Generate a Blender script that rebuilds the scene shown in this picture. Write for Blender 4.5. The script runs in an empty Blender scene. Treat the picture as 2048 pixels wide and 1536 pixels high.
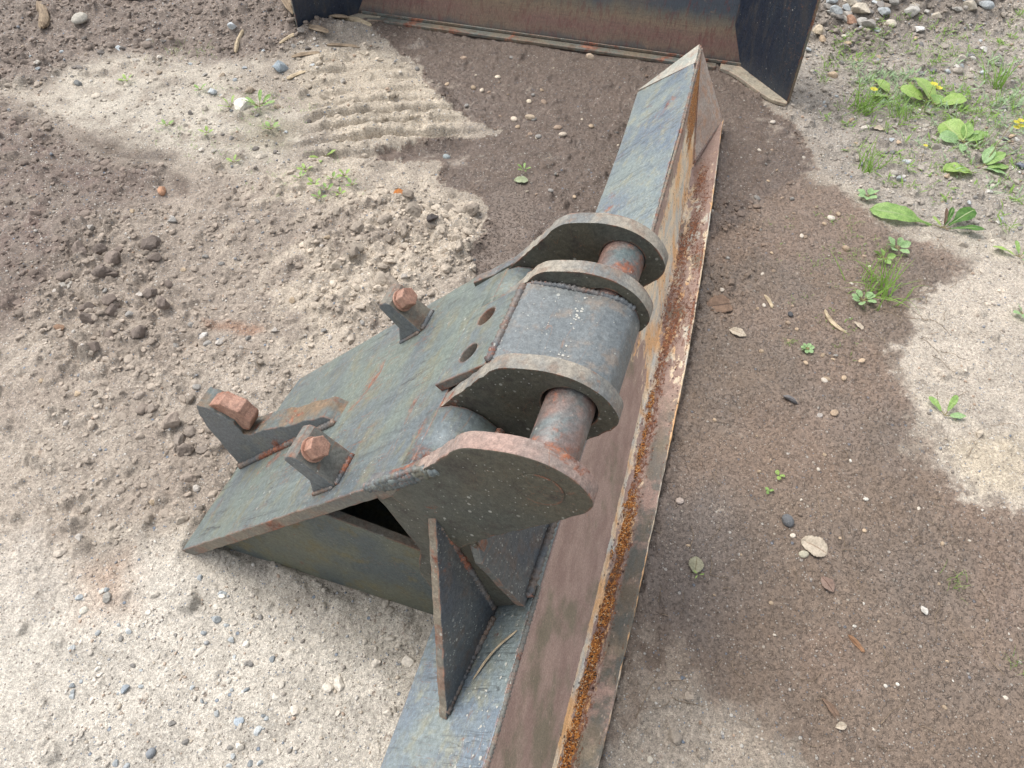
import bpy, bmesh, math, random
import numpy as np
from mathutils import Vector, Matrix

random.seed(7)
rs = np.random.RandomState(11)
scene = bpy.context.scene
R = math.radians

# ------------------------------------------------------------------ camera, sky, sun, exposure
CAM_H, FOC, CX, CY = 1.55, 1538.0, 1024.0, 768.0      # focal length and centre in photo pixels
PITCH = math.atan((CY + 1110) / FOC)
cam = bpy.data.objects.new('camera', bpy.data.cameras.new('camera'))
scene.collection.objects.link(cam)
cam.location = (0, 0, CAM_H)
cam.rotation_euler = (math.pi / 2 - PITCH, 0, 0)
cam.data.sensor_width = 36
cam.data.lens = 36 * FOC / 2048
cam.data.clip_start = 0.05
cam.data.clip_end = 500
scene.camera = cam

SUN_EL, SUN_AZ = R(62), R(-55)           # azimuth clockwise from +Y
world = bpy.data.worlds.new('World')
scene.world = world
world.use_nodes = True
wn = world.node_tree
bg = wn.nodes['Background']
sky = wn.nodes.new('ShaderNodeTexSky')
sky.sky_type = 'NISHITA'
sky.sun_disc = False
sky.sun_elevation = SUN_EL
sky.sun_rotation = SUN_AZ
sky.dust_density = 3.0
hs = wn.nodes.new('ShaderNodeHueSaturation')
hs.inputs['Saturation'].default_value = 0.28
wn.links.new(sky.outputs[0], hs.inputs['Color'])
wn.links.new(hs.outputs[0], bg.inputs['Color'])
bg.inputs['Strength'].default_value = 0.15

sun = bpy.data.objects.new('sun', bpy.data.lights.new('sun', 'SUN'))
scene.collection.objects.link(sun)
sun.data.energy = 1.0
sun.data.angle = R(26)
sun.data.color = (1.0, 0.96, 0.9)
sd = Vector((math.sin(SUN_AZ) * math.cos(SUN_EL), math.cos(SUN_AZ) * math.cos(SUN_EL), math.sin(SUN_EL)))
sun.rotation_euler = sd.to_track_quat('Z', 'Y').to_euler()

vs = scene.view_settings
vs.view_transform = 'Standard'
vs.look = 'None'
vs.exposure = 1.1
vs.gamma = 1
vs.use_curve_mapping = False

# ------------------------------------------------------------------ helpers
AZ = math.atan2((1830 - CX) / FOC, math.cos(PITCH) - (-1110 - CY) / FOC * math.sin(PITCH))
Uw = np.array([math.sin(AZ), math.cos(AZ), 0.0])      # along the beam
Vw = np.array([math.cos(AZ), -math.sin(AZ), 0.0])     # across it


def G(px, py, z=0.0):
    """point of the level plane z seen at that place of the photograph"""
    a, b = (px - CX) / FOC, (py - CY) / FOC
    r = (a, math.cos(PITCH) - b * math.sin(PITCH), -math.sin(PITCH) - b * math.cos(PITCH))
    t = (z - CAM_H) / r[2]
    return (r[0] * t, r[1] * t)


def lum(*c):
    return (c[0], c[1], c[2], 1.0)


def srgb(r, g, b, k=1.0):
    f = lambda c: (c / 255 / 12.92 if c / 255 <= 0.04045 else ((c / 255 + 0.055) / 1.055) ** 2.4)
    return (f(r) * k, f(g) * k, f(b) * k, 1.0)


COL = scene.collection


def link(name, me, parent=None, mats=()):
    o = bpy.data.objects.new(name, me)
    COL.objects.link(o)
    for m in mats:
        if m.name not in [x.name for x in me.materials if x]:
            me.materials.append(m)
    if parent is not None:
        o.parent = parent
    return o


def tag(o, label=None, cat=None, group=None, kind=None):
    if label: o['label'] = label
    if cat: o['category'] = cat
    if group: o['group'] = group
    if kind: o['kind'] = kind
    return o


def empty(name, loc=(0, 0, 0), rz=0.0):
    o = bpy.data.objects.new(name, None)
    COL.objects.link(o)
    o.location = loc
    o.rotation_euler = (0, 0, rz)
    o.empty_display_size = 0.05
    return o


def np_mesh(name, verts, faces, smooth=True):
    """verts (N,3), faces (M,3|4) arrays -> mesh"""
    me = bpy.data.meshes.new(name)
    verts = np.asarray(verts, dtype=np.float32)
    faces = np.asarray(faces, dtype=np.int32)
    k = faces.shape[1]
    me.vertices.add(len(verts))
    me.vertices.foreach_set('co', verts.ravel())
    me.loops.add(faces.size)
    me.loops.foreach_set('vertex_index', faces.ravel())
    me.polygons.add(len(faces))
    me.polygons.foreach_set('loop_start', np.arange(0, faces.size, k, dtype=np.int32))
    me.polygons.foreach_set('loop_total', np.full(len(faces), k, dtype=np.int32))
    me.polygons.foreach_set('use_smooth', np.full(len(faces), smooth))
    me.update(calc_edges=True)
    return me


def grid_faces(nr, nc):
    i = np.arange(nr - 1)[:, None] * nc + np.arange(nc - 1)[None, :]
    return np.stack([i, i + 1, i + nc + 1, i + nc], -1).reshape(-1, 4)


def set_color(me, name, arr):
    at = me.color_attributes.new(name, 'FLOAT_COLOR', 'POINT')
    at.data.foreach_set('color', np.asarray(arr, dtype=np.float32).ravel())


_perm = rs.rand(512, 512) * 2 - 1


def vnoise(x, y, seed=0):
    x = x + seed * 17.31
    y = y + seed * 9.77
    xi = np.floor(x).astype(np.int64); yi = np.floor(y).astype(np.int64)
    fx = x - xi; fy = y - yi
    fx = fx * fx * (3 - 2 * fx); fy = fy * fy * (3 - 2 * fy)
    a = _perm[xi & 511, yi & 511]; b = _perm[(xi + 1) & 511, yi & 511]
    c = _perm[xi & 511, (yi + 1) & 511]; d = _perm[(xi + 1) & 511, (yi + 1) & 511]
    return (a * (1 - fx) + b * fx) * (1 - fy) + (c * (1 - fx) + d * fx) * fy


def fbm(x, y, oct=4, seed=0, gain=0.5):
    s = 0; a = 1.0; t = 0
    ca, sa = 0.8, 0.6
    for o in range(oct):
        s = s + a * vnoise(x, y, seed + o * 3)
        t += a
        x, y = (x * ca - y * sa) * 2.03, (x * sa + y * ca) * 2.03
        a *= gain
    return s / t


def sstep(e0, e1, x):
    t = np.clip((x - e0) / (e1 - e0), 0, 1)
    return t * t * (3 - 2 * t)


# ---- node helper
class NB:
    def __init__(self, name):
        self.m = bpy.data.materials.new(name)
        self.m.use_nodes = True
        self.t = self.m.node_tree
        self.n = self.t.nodes
        self.b = self.n['Principled BSDF']

    def _set(self, sock, v):
        if isinstance(v, bpy.types.NodeSocket):
            self.t.links.new(v, sock)
        elif v is not None:
            if hasattr(sock.default_value, '__len__') and not hasattr(v, '__len__'):
                v = (v, v, v, 1.0)[:len(sock.default_value)]
            sock.default_value = v

    def coord(self, kind='Object', scale=(1, 1, 1), rot=(0, 0, 0), vec=None):
        if vec is None:
            tc = self.n.new('ShaderNodeTexCoord')
            vec = tc.outputs[kind]
        mp = self.n.new('ShaderNodeMapping')
        mp.inputs['Scale'].default_value = scale
        mp.inputs['Rotation'].default_value = rot
        self.t.links.new(vec, mp.inputs['Vector'])
        return mp.outputs[0]

    def noise(self, scale, detail=4, rough=0.55, vec=None, dist=0.0):
        n = self.n.new('ShaderNodeTexNoise')
        n.inputs['Scale'].default_value = scale
        n.inputs['Detail'].default_value = detail
        n.inputs['Roughness'].default_value = rough
        n.inputs['Distortion'].default_value = dist
        if vec is None:
            vec = self.coord()
        self.t.links.new(vec, n.inputs['Vector'])
        return n.outputs[0]

    def voro(self, scale, vec=None, feature='F1', out='Distance', rnd=1.0):
        n = self.n.new('ShaderNodeTexVoronoi')
        n.feature = feature
        n.inputs['Scale'].default_value = scale
        n.inputs['Randomness'].default_value = rnd
        if vec is None:
            vec = self.coord()
        self.t.links.new(vec, n.inputs['Vector'])
        return n.outputs[out]

    def ramp(self, fac, stops, interp='LINEAR'):
        r = self.n.new('ShaderNodeValToRGB')
        r.color_ramp.interpolation = interp
        e = r.color_ramp.elements
        while len(e) < len(stops):
            e.new(0.5)
        for i, (p, c) in enumerate(stops):
            e[i].position = p
            e[i].color = c if hasattr(c, '__len__') else (c, c, c, 1)
        self.t.links.new(fac, r.inputs[0])
        return r.outputs[0]

    def step(self, fac, a, b):
        m = self.n.new('ShaderNodeMapRange')
        m.interpolation_type = 'SMOOTHSTEP'
        m.inputs['From Min'].default_value = a
        m.inputs['From Max'].default_value = b
        self._set(m.inputs['Value'], fac)
        return m.outputs[0]

    def mix(self, fac, a, b, mode='MIX'):
        m = self.n.new('ShaderNodeMix')
        m.data_type = 'RGBA'
        m.blend_type = mode
        self._set(m.inputs[0], fac)
        self._set(m.inputs[6], a)
        self._set(m.inputs[7], b)
        return m.outputs[2]

    def math(self, op, a, b=None, clamp=False):
        m = self.n.new('ShaderNodeMath')
        m.operation = op
        m.use_clamp = clamp
        self._set(m.inputs[0], a)
        if b is not None:
            self._set(m.inputs[1], b)
        return m.outputs[0]

    def attr(self, name):
        a = self.n.new('ShaderNodeAttribute')
        a.attribute_name = name
        return a

    def sep(self, col):
        s = self.n.new('ShaderNodeSeparateColor')
        self.t.links.new(col, s.inputs[0])
        return s.outputs

    def bump(self, h, strength=0.5, dist=0.002, normal=None):
        b = self.n.new('ShaderNodeBump')
        b.inputs['Strength'].default_value = strength
        b.inputs['Distance'].default_value = dist
        self.t.links.new(h, b.inputs['Height'])
        if normal is not None:
            self.t.links.new(normal, b.inputs['Normal'])
        return b.outputs[0]

    def edge(self, radius=0.006, lo=0.02, hi=0.12):
        bv = self.n.new('ShaderNodeBevel')
        bv.samples = 4
        bv.inputs['Radius'].default_value = radius
        g = self.n.new('ShaderNodeNewGeometry')
        d = self.n.new('ShaderNodeVectorMath')
        d.operation = 'DOT_PRODUCT'
        self.t.links.new(bv.outputs[0], d.inputs[0])
        self.t.links.new(g.outputs['Normal'], d.inputs[1])
        inv = self.math('SUBTRACT', 1.0, d.outputs['Value'])
        return self.step(inv, lo, hi)

    def rand(self):
        return self.n.new('ShaderNodeObjectInfo').outputs['Random']

    def out(self, color=None, rough=None, normal=None, metal=None, spec=None):
        b = self.b
        if color is not None: self._set(b.inputs['Base Color'], color)
        if rough is not None: self._set(b.inputs['Roughness'], rough)
        if metal is not None: self._set(b.inputs['Metallic'], metal)
        if spec is not None: self._set(b.inputs['Specular IOR Level'], spec)
        if normal is not None: self.t.links.new(normal, b.inputs['Normal'])
        return self.m


# ------------------------------------------------------------------ ground regions (polygons at photo places, brought to the ground)
X0, X1, Y0, Y1, CS = -2.7, 3.2, -0.1, 5.0, 0.02
gx = np.arange(X0, X1 + 1e-6, CS); gy = np.arange(Y0, Y1 + 1e-6, CS)
GX, GY = np.meshgrid(gx, gy)


def sdist(poly):
    P = np.array([G(*p) for p in poly])
    d2 = np.full(GX.shape, 1e9); ins = np.zeros(GX.shape, bool)
    for (ax, ay), (bx, by) in zip(P, np.roll(P, -1, 0)):
        ex, ey = bx - ax, by - ay
        wx, wy = GX - ax, GY - ay
        t = np.clip((wx * ex + wy * ey) / (ex * ex + ey * ey + 1e-12), 0, 1)
        d2 = np.minimum(d2, (wx - t * ex) ** 2 + (wy - t * ey) ** 2)
        c = ((ay > GY) != (by > GY)) & (GX < (bx - ax) * (GY - ay) / (by - ay + 1e-12) + ax)
        ins ^= c
    return np.where(ins, 1, -1) * np.sqrt(d2)


def bil(F, x, y, x0=X0, y0=Y0, cs=CS):
    u = np.clip((x - x0) / cs, 0, F.shape[1] - 1.001); v = np.clip((y - y0) / cs, 0, F.shape[0] - 1.001)
    i = u.astype(int); j = v.astype(int); u = u - i; v = v - j
    return (F[j, i] * (1 - u) + F[j, i + 1] * u) * (1 - v) + (F[j + 1, i] * (1 - u) + F[j + 1, i + 1] * u) * v


REG = {
 'mud_back': [(700, 40), (790, 90), (870, 180), (935, 235), (1000, 262), (950, 275), (860, 280), (770, 305), (755, 330), (880, 325), (885, 370), (955, 400), (975, 440), (950, 500), (960, 540), (900, 600), (1100, 700), (1500, 420), (1640, 330), (1560, 235), (1450, 130), (1000, 0)],
 'mud_right': [(1380, 230), (1520, 260), (1600, 330), (1680, 390), (1800, 470), (1960, 540), (1850, 640), (1800, 760), (1830, 880), (1880, 950), (1960, 1000), (2060, 1035), (2600, 1150), (2600, 1900), (1650, 1900), (1580, 1530), (1490, 1440), (1380, 1400), (1270, 1420), (1150, 1700), (1000, 1700), (1100, 800)],
 'pale_right': [(1850, 600), (1930, 540), (2060, 500), (2500, 480), (2600, 1150), (2060, 1025), (1960, 985), (1880, 940), (1900, 880), (1830, 800), (1800, 730)],
 'pale_low': [(-600, 1180), (0, 1140), (130, 1180), (260, 1090), (380, 1105), (520, 1150), (700, 1260), (830, 1290), (800, 1600), (700, 2000), (-700, 2000)],
 'pale_low2': [(-100, 1150), (60, 1060), (160, 1130), (120, 1200), (-100, 1240)],
 'pale_track': [(600, 110), (760, 100), (860, 170), (930, 230), (905, 280), (700, 300), (640, 240), (590, 180)],
 'pale_mid': [(560, 330), (760, 300), (900, 360), (960, 440), (940, 520), (850, 560), (700, 660), (600, 740), (560, 640), (480, 560), (400, 420)],
 'pale_up': [(130, 190), (260, 160), (440, 170), (600, 220), (620, 320), (480, 330), (330, 300), (170, 250)],
 'dark_soil': [(-500, 120), (0, 200), (100, 250), (150, 280), (240, 320), (330, 350), (310, 400), (220, 450), (110, 560), (40, 640), (-500, 900)],
 'damp1': [(150, 255), (240, 275), (350, 305), (345, 325), (280, 320), (180, 290)],
 'damp2': [(335, 340), (365, 350), (375, 395), (350, 405), (335, 370)],
 'top_dark': [(-300, -100), (640, -100), (700, 40), (560, 110), (420, 130), (350, 110), (200, 110), (60, 170), (-300, 200)],
 'rough_left': [(-300, 560), (110, 560), (220, 440), (420, 330), (640, 380), (960, 440), (980, 560), (780, 700), (600, 850), (480, 1000), (330, 1060), (250, 1040), (140, 1150), (-300, 1250)],
 'clods1': [(100, 560), (200, 440), (340, 500), (340, 640), (420, 700), (350, 780), (230, 740), (100, 720)],
 'clods2': [(600, 480), (700, 400), (860, 380), (960, 420), (960, 520), (820, 590), (680, 650)],
 'rubble': [(1610, 60), (1560, -60), (2048, -60), (2060, 20), (1990, 60), (1880, 70), (1760, 90), (1690, 120)],
 'gravel_right': [(1600, 60), (2100, 40), (2100, 480), (1900, 470), (1760, 420), (1640, 320), (1560, 240)],
 'smooth_mud': [(985, 385), (1050, 380), (1060, 460), (1010, 560), (960, 520), (975, 450)],
 'slot_mud': [(755, 318), (860, 288), (1000, 270), (960, 330), (880, 330), (800, 335)],
 'patch_br': [(1440, 1450), (1520, 1440), (1600, 1500), (1620, 1600), (1400, 1600), (1410, 1500)],
 'patch_b2': [(1310, 1320), (1350, 1290), (1400, 1340), (1410, 1410), (1350, 1450), (1310, 1400)],
 'patch_b3': [(1240, 1280), (1290, 1270), (1305, 1380), (1260, 1430), (1215, 1420)],
 'grey_mud': [(1300, 980), (1450, 960), (1520, 1100), (1400, 1300), (1300, 1250), (1270, 1100)],
 'red1': [(150, 1140), (250, 1100), (260, 1200), (190, 1230)],
 'red2': [(420, 635), (540, 640), (530, 665), (430, 655)],
 'red_up': [(1440, 300), (1620, 350), (1820, 480), (1750, 560), (1500, 470)],
 'clods3': [(1400, 400), (1520, 420), (1560, 560), (1480, 640), (1380, 700), (1370, 560)],
 'crust': [(1860, 900), (2060, 880), (2060, 1025), (1960, 985)],
 'moss1': [(480, 240), (620, 245), (560, 300), (470, 290)],
}
SD = {k: sdist(p) for k, p in REG.items()}


def mask(name, x, y, soft=0.05, off=0.0):
    return sstep(-soft, soft, bil(SD[name], x, y) + off)


# ---- height raster
HS = 0.0035
hx = np.arange(X0, X1, HS); hy = np.arange(Y0, Y1, HS)
HX, HY = np.meshgrid(hx, hy)
wx = HX + 0.05 * fbm(HX * 6, HY * 6, 3, 1); wy = HY + 0.05 * fbm(HX * 6, HY * 6, 3, 2)
M = {k: mask(k, wx, wy) for k in REG}
mud = np.maximum(M['mud_back'], M['mud_right']); mud = mud * (1 - np.maximum(M['pale_right'], np.maximum(M['patch_br'], M['patch_b2']))) 
rough = np.clip(M['rough_left'] * 0.42 + .8 * M['clods3'] + .25 * M['mud_back'] * np.clip(fbm(HX * 3, HY * 3, 2, 14) * 2, 0, 1) + M['clods1'] + M['clods2'] + 0.5 * M['dark_soil'] + 0.7 * M['top_dark'] + 0.35 * M['gravel_right'] + M['rubble'], 0, 1.2)
smooth = np.clip(M['smooth_mud'] + 0.7 * M['slot_mud'] + M['damp1'] + M['damp2'] + 0.4 * M['grey_mud'], 0, 1)
Hh = 0.014 * fbm(HX * 1.3, HY * 1.3, 3, 5) + 0.006 * fbm(HX * 5, HY * 5, 3, 6)
f1 = fbm(HX * 22, HY * 22, 4, 7, 0.6)
rid = 1 - np.abs(fbm(HX * 14, HY * 14, 4, 8, 0.55)) * 2
Hh += (0.0035 + 0.014 * rough) * (1 - 0.85 * smooth) * f1 * (1 - 0.55 * mud)
Hh += 0.006 * rough * (1 - smooth) * rid
fine = fbm(HX * 75, HY * 75, 3, 9, 0.6)
Hh += (0.0016 + 0.0032 * rough + 0.0006 * mud) * (1 - 0.8 * smooth) * fine
lump = np.clip(fbm(HX * 78, HY * 78, 3, 10, 0.6) * 3.2 - .35, 0, 1) * np.clip(.65 + 1.4 * fbm(HX * 5, HY * 5, 3, 12), .25, 1.2)
Hh += 0.0046 * mud * (1 - 0.8 * smooth) * lump
Hh += 0.0022 * mud * (1 - smooth) * f1
# the churned edge of the mud and the dry crust standing proud of it
edge = np.exp(-((M['mud_back'] - 0.5) / 0.3) ** 2)
Hh += 0.010 * edge * np.clip(f1 + 0.2, 0, 1)
Hh += 0.016 * (1 - M['mud_back']) * mask('pale_track', wx, wy, 0.12) + 0.012 * M['clods2']
# bars pressed by a crawler track
ang = R(8)
trk_c = G(790, 200)
tx = (HX - trk_c[0]) * math.cos(ang) + (HY - trk_c[1]) * math.sin(ang)
ty = -(HX - trk_c[0]) * math.sin(ang) + (HY - trk_c[1]) * math.cos(ang)
tz = np.sin(2 * math.pi * (ty + 0.030 * fbm(HX * 4, HY * 4, 3, 3)) / 0.080)
tm = sstep(0.62, 0.35, np.abs(tx) * 1.55 + 0.1 * fbm(HX * 9, HY * 9, 2, 4)) * sstep(0.44, 0.34, np.abs(ty))
Hh += 0.018 * tm * np.clip(.8 + 1.6 * fbm(HX * 3.5, HY * 3.5, 3, 16), .15, 1.3) * (1 - M['mud_back']) * np.tanh(3.2 * (tz + .35 + .4 * f1)) * (0.75 + 0.7 * f1)
# soil pushed up along the lip and round the feet of the bracket
lu = HX * Uw[0] + HY * Uw[1]; lv = HX * Vw[0] + HY * Vw[1]
lipv = np.interp(lu, [-1.0, .3, .7, 1.4, 2.0, 2.55], [.036, .0395, .038, .018, -.018, -.064])
Hh += .020 * np.exp(-((lv - lipv - .006) / .022) ** 2) * sstep(2.62, 2.5, lu) * np.clip(.55 + .9 * f1 + .5 * fbm(HX * 5, HY * 5, 2, 15), .1, 1.3)
Hh += .014 * np.exp(-((lu - .545) / .022) ** 2) * sstep(-.97, -.9, lv) * sstep(-.3, -.36, lv) * np.clip(.4 + 1.2 * f1, 0, 1.2)
Hh += .012 * np.exp(-((lv + .955) / .02) ** 2) * sstep(.48, .53, lu) * sstep(1.07, 1.02, lu) * np.clip(.5 + 1.1 * f1, 0, 1.2)
# hollow below the mounting bracket, ruts, mounds
def bumpat(px, py, rx, ry, h, rot=0.0):
    global Hh
    c = G(px, py)
    dx, dy = HX - c[0], HY - c[1]
    a = dx * math.cos(rot) + dy * math.sin(rot); b = -dx * math.sin(rot) + dy * math.cos(rot)
    Hh += h * np.exp(-(a / rx) ** 2 - (b / ry) ** 2)
bumpat(1850, 0, 0.5, 0.22, 0.07)
bumpat(1700, 10, 0.25, 0.15, 0.05)
bumpat(670, 62, 0.20, 0.05, 0.035)
bumpat(60, 380, 0.5, 0.22, 0.035, -0.5)
bumpat(560, 20, 0.35, 0.12, 0.05)
bumpat(300, 40, 0.5, 0.15, 0.03)
bumpat(820, 1290, 0.10, 0.06, -0.025)
bumpat(1270, 1350, 0.05, 0.10, 0.02)
bumpat(1365, 1370, 0.05, 0.08, 0.02)
bumpat(1690, 1050, 0.10, 0.07, 0.012)
bumpat(1330, 900, 0.05, 0.5, -0.006, -0.3)
bumpat(870, 300, 0.14, 0.03, -0.02, 0.12)
bumpat(250, 300, 0.2, 0.05, -0.02, -0.25)
tint = np.zeros_like(Hh)


def stamp(cx, cy, r, h, rot, asp, tn):
    """a faceted clod pressed into the height raster"""
    global Hh, tint
    k = int(r / HS * 1.3) + 2
    i = int((cx - X0) / HS); j = int((cy - Y0) / HS)
    if i - k < 0 or j - k < 0 or i + k >= Hh.shape[1] or j + k >= Hh.shape[0]: return
    sl = (slice(j - k, j + k + 1), slice(i - k, i + k + 1))
    dx = (HX[sl] - cx); dy = (HY[sl] - cy)
    a = (dx * math.cos(rot) + dy * math.sin(rot)) / asp; b = -dx * math.sin(rot) + dy * math.cos(rot)
    m = np.full(dx.shape, 1.0)
    n = 6
    ph = random.random() * 6
    for q in range(n):
        t = ph + q * 2 * math.pi / n + random.uniform(-.35, .35)
        m = np.minimum(m, (1 - (a * math.cos(t) + b * math.sin(t)) / (r * random.uniform(.75, 1.0))) * random.uniform(1.6, 4.0))
    m = np.clip(m, 0, 1) * (1 + .25 * (a * math.cos(ph) + b * math.sin(ph)) / r)
    Hh[sl] += h * m
    tint[sl] = np.where(m > 0.05, tn, tint[sl])


dens = np.clip(0.10 + 0.9 * rough + 0.25 * edge - 0.9 * smooth - 0.10 * mud + .25 * M['mud_back'], 0.02, 1.4)
tries = 0; placed = 0
pw = {'x': rs.uniform(X0, X1, 60000), 'y': rs.uniform(0, Y1, 60000), 'r': rs.rand(60000), 's': rs.rand(60000)}
for q in range(60000):
    cx_, cy_ = pw['x'][q], pw['y'][q]
    if abs(cx_) > 0.75 * (cy_ + 1.4) + 0.1: continue
    i = int((cx_ - X0) / HS); j = int((cy_ - Y0) / HS)
    if pw['r'][q] > dens[j, i] * 0.62: continue
    s = pw['s'][q]
    r = 0.005 + 0.019 * s ** 6 + 0.004 * random.random()
    if cy_ > 2: r *= 1.15
    stamp(cx_, cy_, r, r * random.uniform(.35, .75) * (0.6 if mud[j, i] > .5 else 1), random.uniform(0, 6.28), random.uniform(1, 1.5), random.uniform(-1, 1))
    placed += 1
print('clods stamped', placed)


def gh(x, y):
    return float(bil(Hh, np.array([x]), np.array([y]), X0, Y0, HS)[0])


# ---- soil colour and wetness fields at any world place
C_ = lambda r, g, b: np.array(srgb(r, g, b)[:3])
SOIL_K = 0.68


def soil(x, y, tn):
    wx = x + 0.055 * fbm(x * 7, y * 7, 6, 1, .6); wy = y + 0.055 * fbm(x * 7, y * 7, 6, 2, .6)
    m = lambda k, s=0.03, off=0.0: mask(k, wx, wy, s, off)[..., None]
    n1 = fbm(x * 3, y * 3, 4, 21)[..., None]; n2 = fbm(x * 18, y * 18, 4, 22)[..., None]; n3 = fbm(x * 60, y * 60, 3, 23, .7)[..., None]
    def mx(c, d, f): return c * (1 - f) + d * f
    col = np.ones(x.shape + (3,)) * C_(180, 166, 148)
    col = mx(col, C_(200, 188, 169), sstep(-.1, .5, n1 + .4 * n2))
    col = mx(col, C_(172, 154, 138), .5 * m('rough_left', .1))
    col = mx(col, C_(203, 192, 174), .85 * m('pale_up', .08) * sstep(-.5, .3, n2))
    col = mx(col, C_(208, 192, 170), .8 * m('pale_mid', .08) * sstep(-.6, .2, n2 + n1))
    col = mx(col, C_(210, 194, 170), .95 * m('pale_track', .05))
    col = mx(col, C_(222, 212, 196), .9 * m('pale_low', .08)); col = mx(col, C_(216, 204, 188), .7 * m('pale_low2', .05))
    col = mx(col, C_(140, 124, 112), .9 * m('top_dark', .08))
    col = mx(col, C_(126, 107, 97), .95 * m('dark_soil', .1) * (0.8 + .4 * n2))
    col = mx(col, C_(128, 112, 96), m('damp1', .03)); col = mx(col, C_(132, 114, 98), m('damp2', .02))
    col = mx(col, C_(174, 164, 151), .8 * m('gravel_right', .08))
    col = mx(col, C_(150, 138, 126), .8 * m('rubble', .08))
    col = mx(col, C_(150, 140, 110), .45 * m('moss1', .06))
    wet = np.maximum(sstep(.25, .75, m('mud_back', .03) + .45 * n2 + .40 * n3), m('mud_right', .10) * (1 + 0 * n2))
    wet = sstep(.28, .72, wet + .30 * n2 + .25 * n3)
    dryer = np.clip(m('patch_br', .05) + m('patch_b2', .02) + m('patch_b3', .03), 0, 1)
    mudc = mx(np.ones_like(col) * C_(142, 121, 102), C_(132, 114, 98), sstep(-.2, .3, n1))
    mudc = mx(mudc, C_(150, 125, 105), .6 * sstep(.05, .5, fbm(x * 4, y * 4, 3, 31)[..., None]))
    mudc = mx(mudc, C_(154, 128, 107), .5 * m('red_up', .12)); mudc = mx(mudc, C_(134, 121, 111), .8 * m('grey_mud', .1))
    mudc = mx(mudc, C_(118, 101, 89), .85 * m('mud_back', .02))
    mudc = mx(mudc, C_(136, 118, 103), .6 * m('smooth_mud', .02))
    col = mx(col, mudc, wet)
    col = mx(col, C_(190, 173, 152), .75 * dryer * sstep(-.35, .25, n2 + .3 * n3))
    pr = sstep(.3, .7, m('pale_right', .08) + .42 * n2 + .35 * n3)
    col = mx(col, C_(207, 193, 174), pr); col = mx(col, C_(216, 198, 168), .7 * m('crust', .04) * pr)
    col = mx(col, C_(196, 152, 118), .5 * m('red1', .05)); col = mx(col, C_(176, 126, 92), .6 * m('red2', .02))
    # dry crumbs along the mud edge
    col = mx(col, C_(190, 176, 158), .5 * sstep(.25, .6, n2 + .3 * n3) * wet * m('mud_back', .02) * (1 - m('mud_back', .02, -.10)))
    n4 = fbm(x * 150, y * 150, 2, 27, .7)[..., None]
    k = 1 + .10 * n1 + .20 * n2 + .20 * n3 + .16 * n4 + .08 * tn[..., None]
    gl = col.mean(-1, keepdims=True)
    col = gl * .14 + col * .86
    k = 1 + (k - 1) * (1 - .5 * wet)
    col = np.clip(col * SOIL_K * k, .01, .8)
    w = np.clip(wet * (1 - pr) * (1 - .9 * dryer) * (.72 + .28 * sstep(-.2, .2, n1)) + .7 * m('damp1') + .6 * m('damp2'), 0, 1)
    w = w * (.65 + .35 * m('smooth_mud', .02))
    return col, w[..., 0]


# ground material
def ground_mat():
    b = NB('soil_and_mud')
    at = b.attr('soil')
    wet = at.outputs['Alpha']
    v = b.coord('Object')
    n1 = b.noise(160, 4, .7, v)
    n2 = b.noise(520, 3, .6, v)
    g1 = b.voro(210, v, out='Color')
    gs = b.sep(g1)
    gd = b.voro(210, v)
    g2 = b.sep(b.voro(90, v, out='Color'))
    g2d = b.voro(90, v)
    col = b.mix(1.0, at.outputs['Color'], b.ramp(n1, [(.25, .5), (.5, 1.0), (.75, 1.55)]), 'MULTIPLY')
    col = b.mix(1.0, col, b.ramp(n2, [(.3, .58), (.5, 1.0), (.7, 1.45)]), 'MULTIPLY')
    dry = b.math('SUBTRACT', 1.0, wet)
    col = b.mix(b.math('MULTIPLY', wet, .62), col, at.outputs['Color'])
    # grit: single grains, pale, dark and bluish
    gm = b.math('MULTIPLY', b.step(gs[0], .80, .82), b.step(gd, .45, .30))
    grain = b.ramp(gs[1], [(.0, srgb(225, 220, 210, .8)), (.35, srgb(205, 190, 170, .8)), (.6, srgb(110, 100, 92)), (.8, srgb(120, 130, 142)), (1, srgb(70, 64, 60))], 'CONSTANT')
    col = b.mix(b.math('MULTIPLY', gm, b.math('ADD', b.math('MULTIPLY', dry, .80), .07)), col, grain)
    gm2 = b.math('MULTIPLY', b.step(g2[0], .945, .95), b.step(g2d, .40, .28))
    grain2 = b.ramp(g2[1], [(.0, srgb(220, 214, 204, .8)), (.4, srgb(160, 145, 130)), (.65, srgb(116, 130, 146)), (.85, srgb(190, 180, 165))], 'CONSTANT')
    col = b.mix(b.math('MULTIPLY', gm2, b.math('ADD', b.math('MULTIPLY', dry, .65), .15)), col, grain2)
    rough = b.math('SUBTRACT', .95, b.math('MULTIPLY', wet, b.step(b.noise(14, 3, .6, v), .25, .75)))
    rough = b.math('MAXIMUM', rough, .38)
    h = b.math('ADD', b.math('MULTIPLY', n1, 1.0), b.math('MULTIPLY', n2, .45))
    h = b.math('MULTIPLY', h, b.math('SUBTRACT', 1.0, b.math('MULTIPLY', wet, .6)))
    h = b.math('ADD', h, b.math('MULTIPLY', gm, .35))
    h = b.math('ADD', h, b.math('MULTIPLY', gm2, .8))
    ml = b.step(b.noise(118, 3, .6, v, .2), .53, .62)
    h = b.math('ADD', h, b.math('MULTIPLY', b.math('MULTIPLY', ml, wet), 1.25))
    nr = b.bump(h, 1.0, .005)
    return b.out(col, rough, nr, spec=.5)


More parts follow.
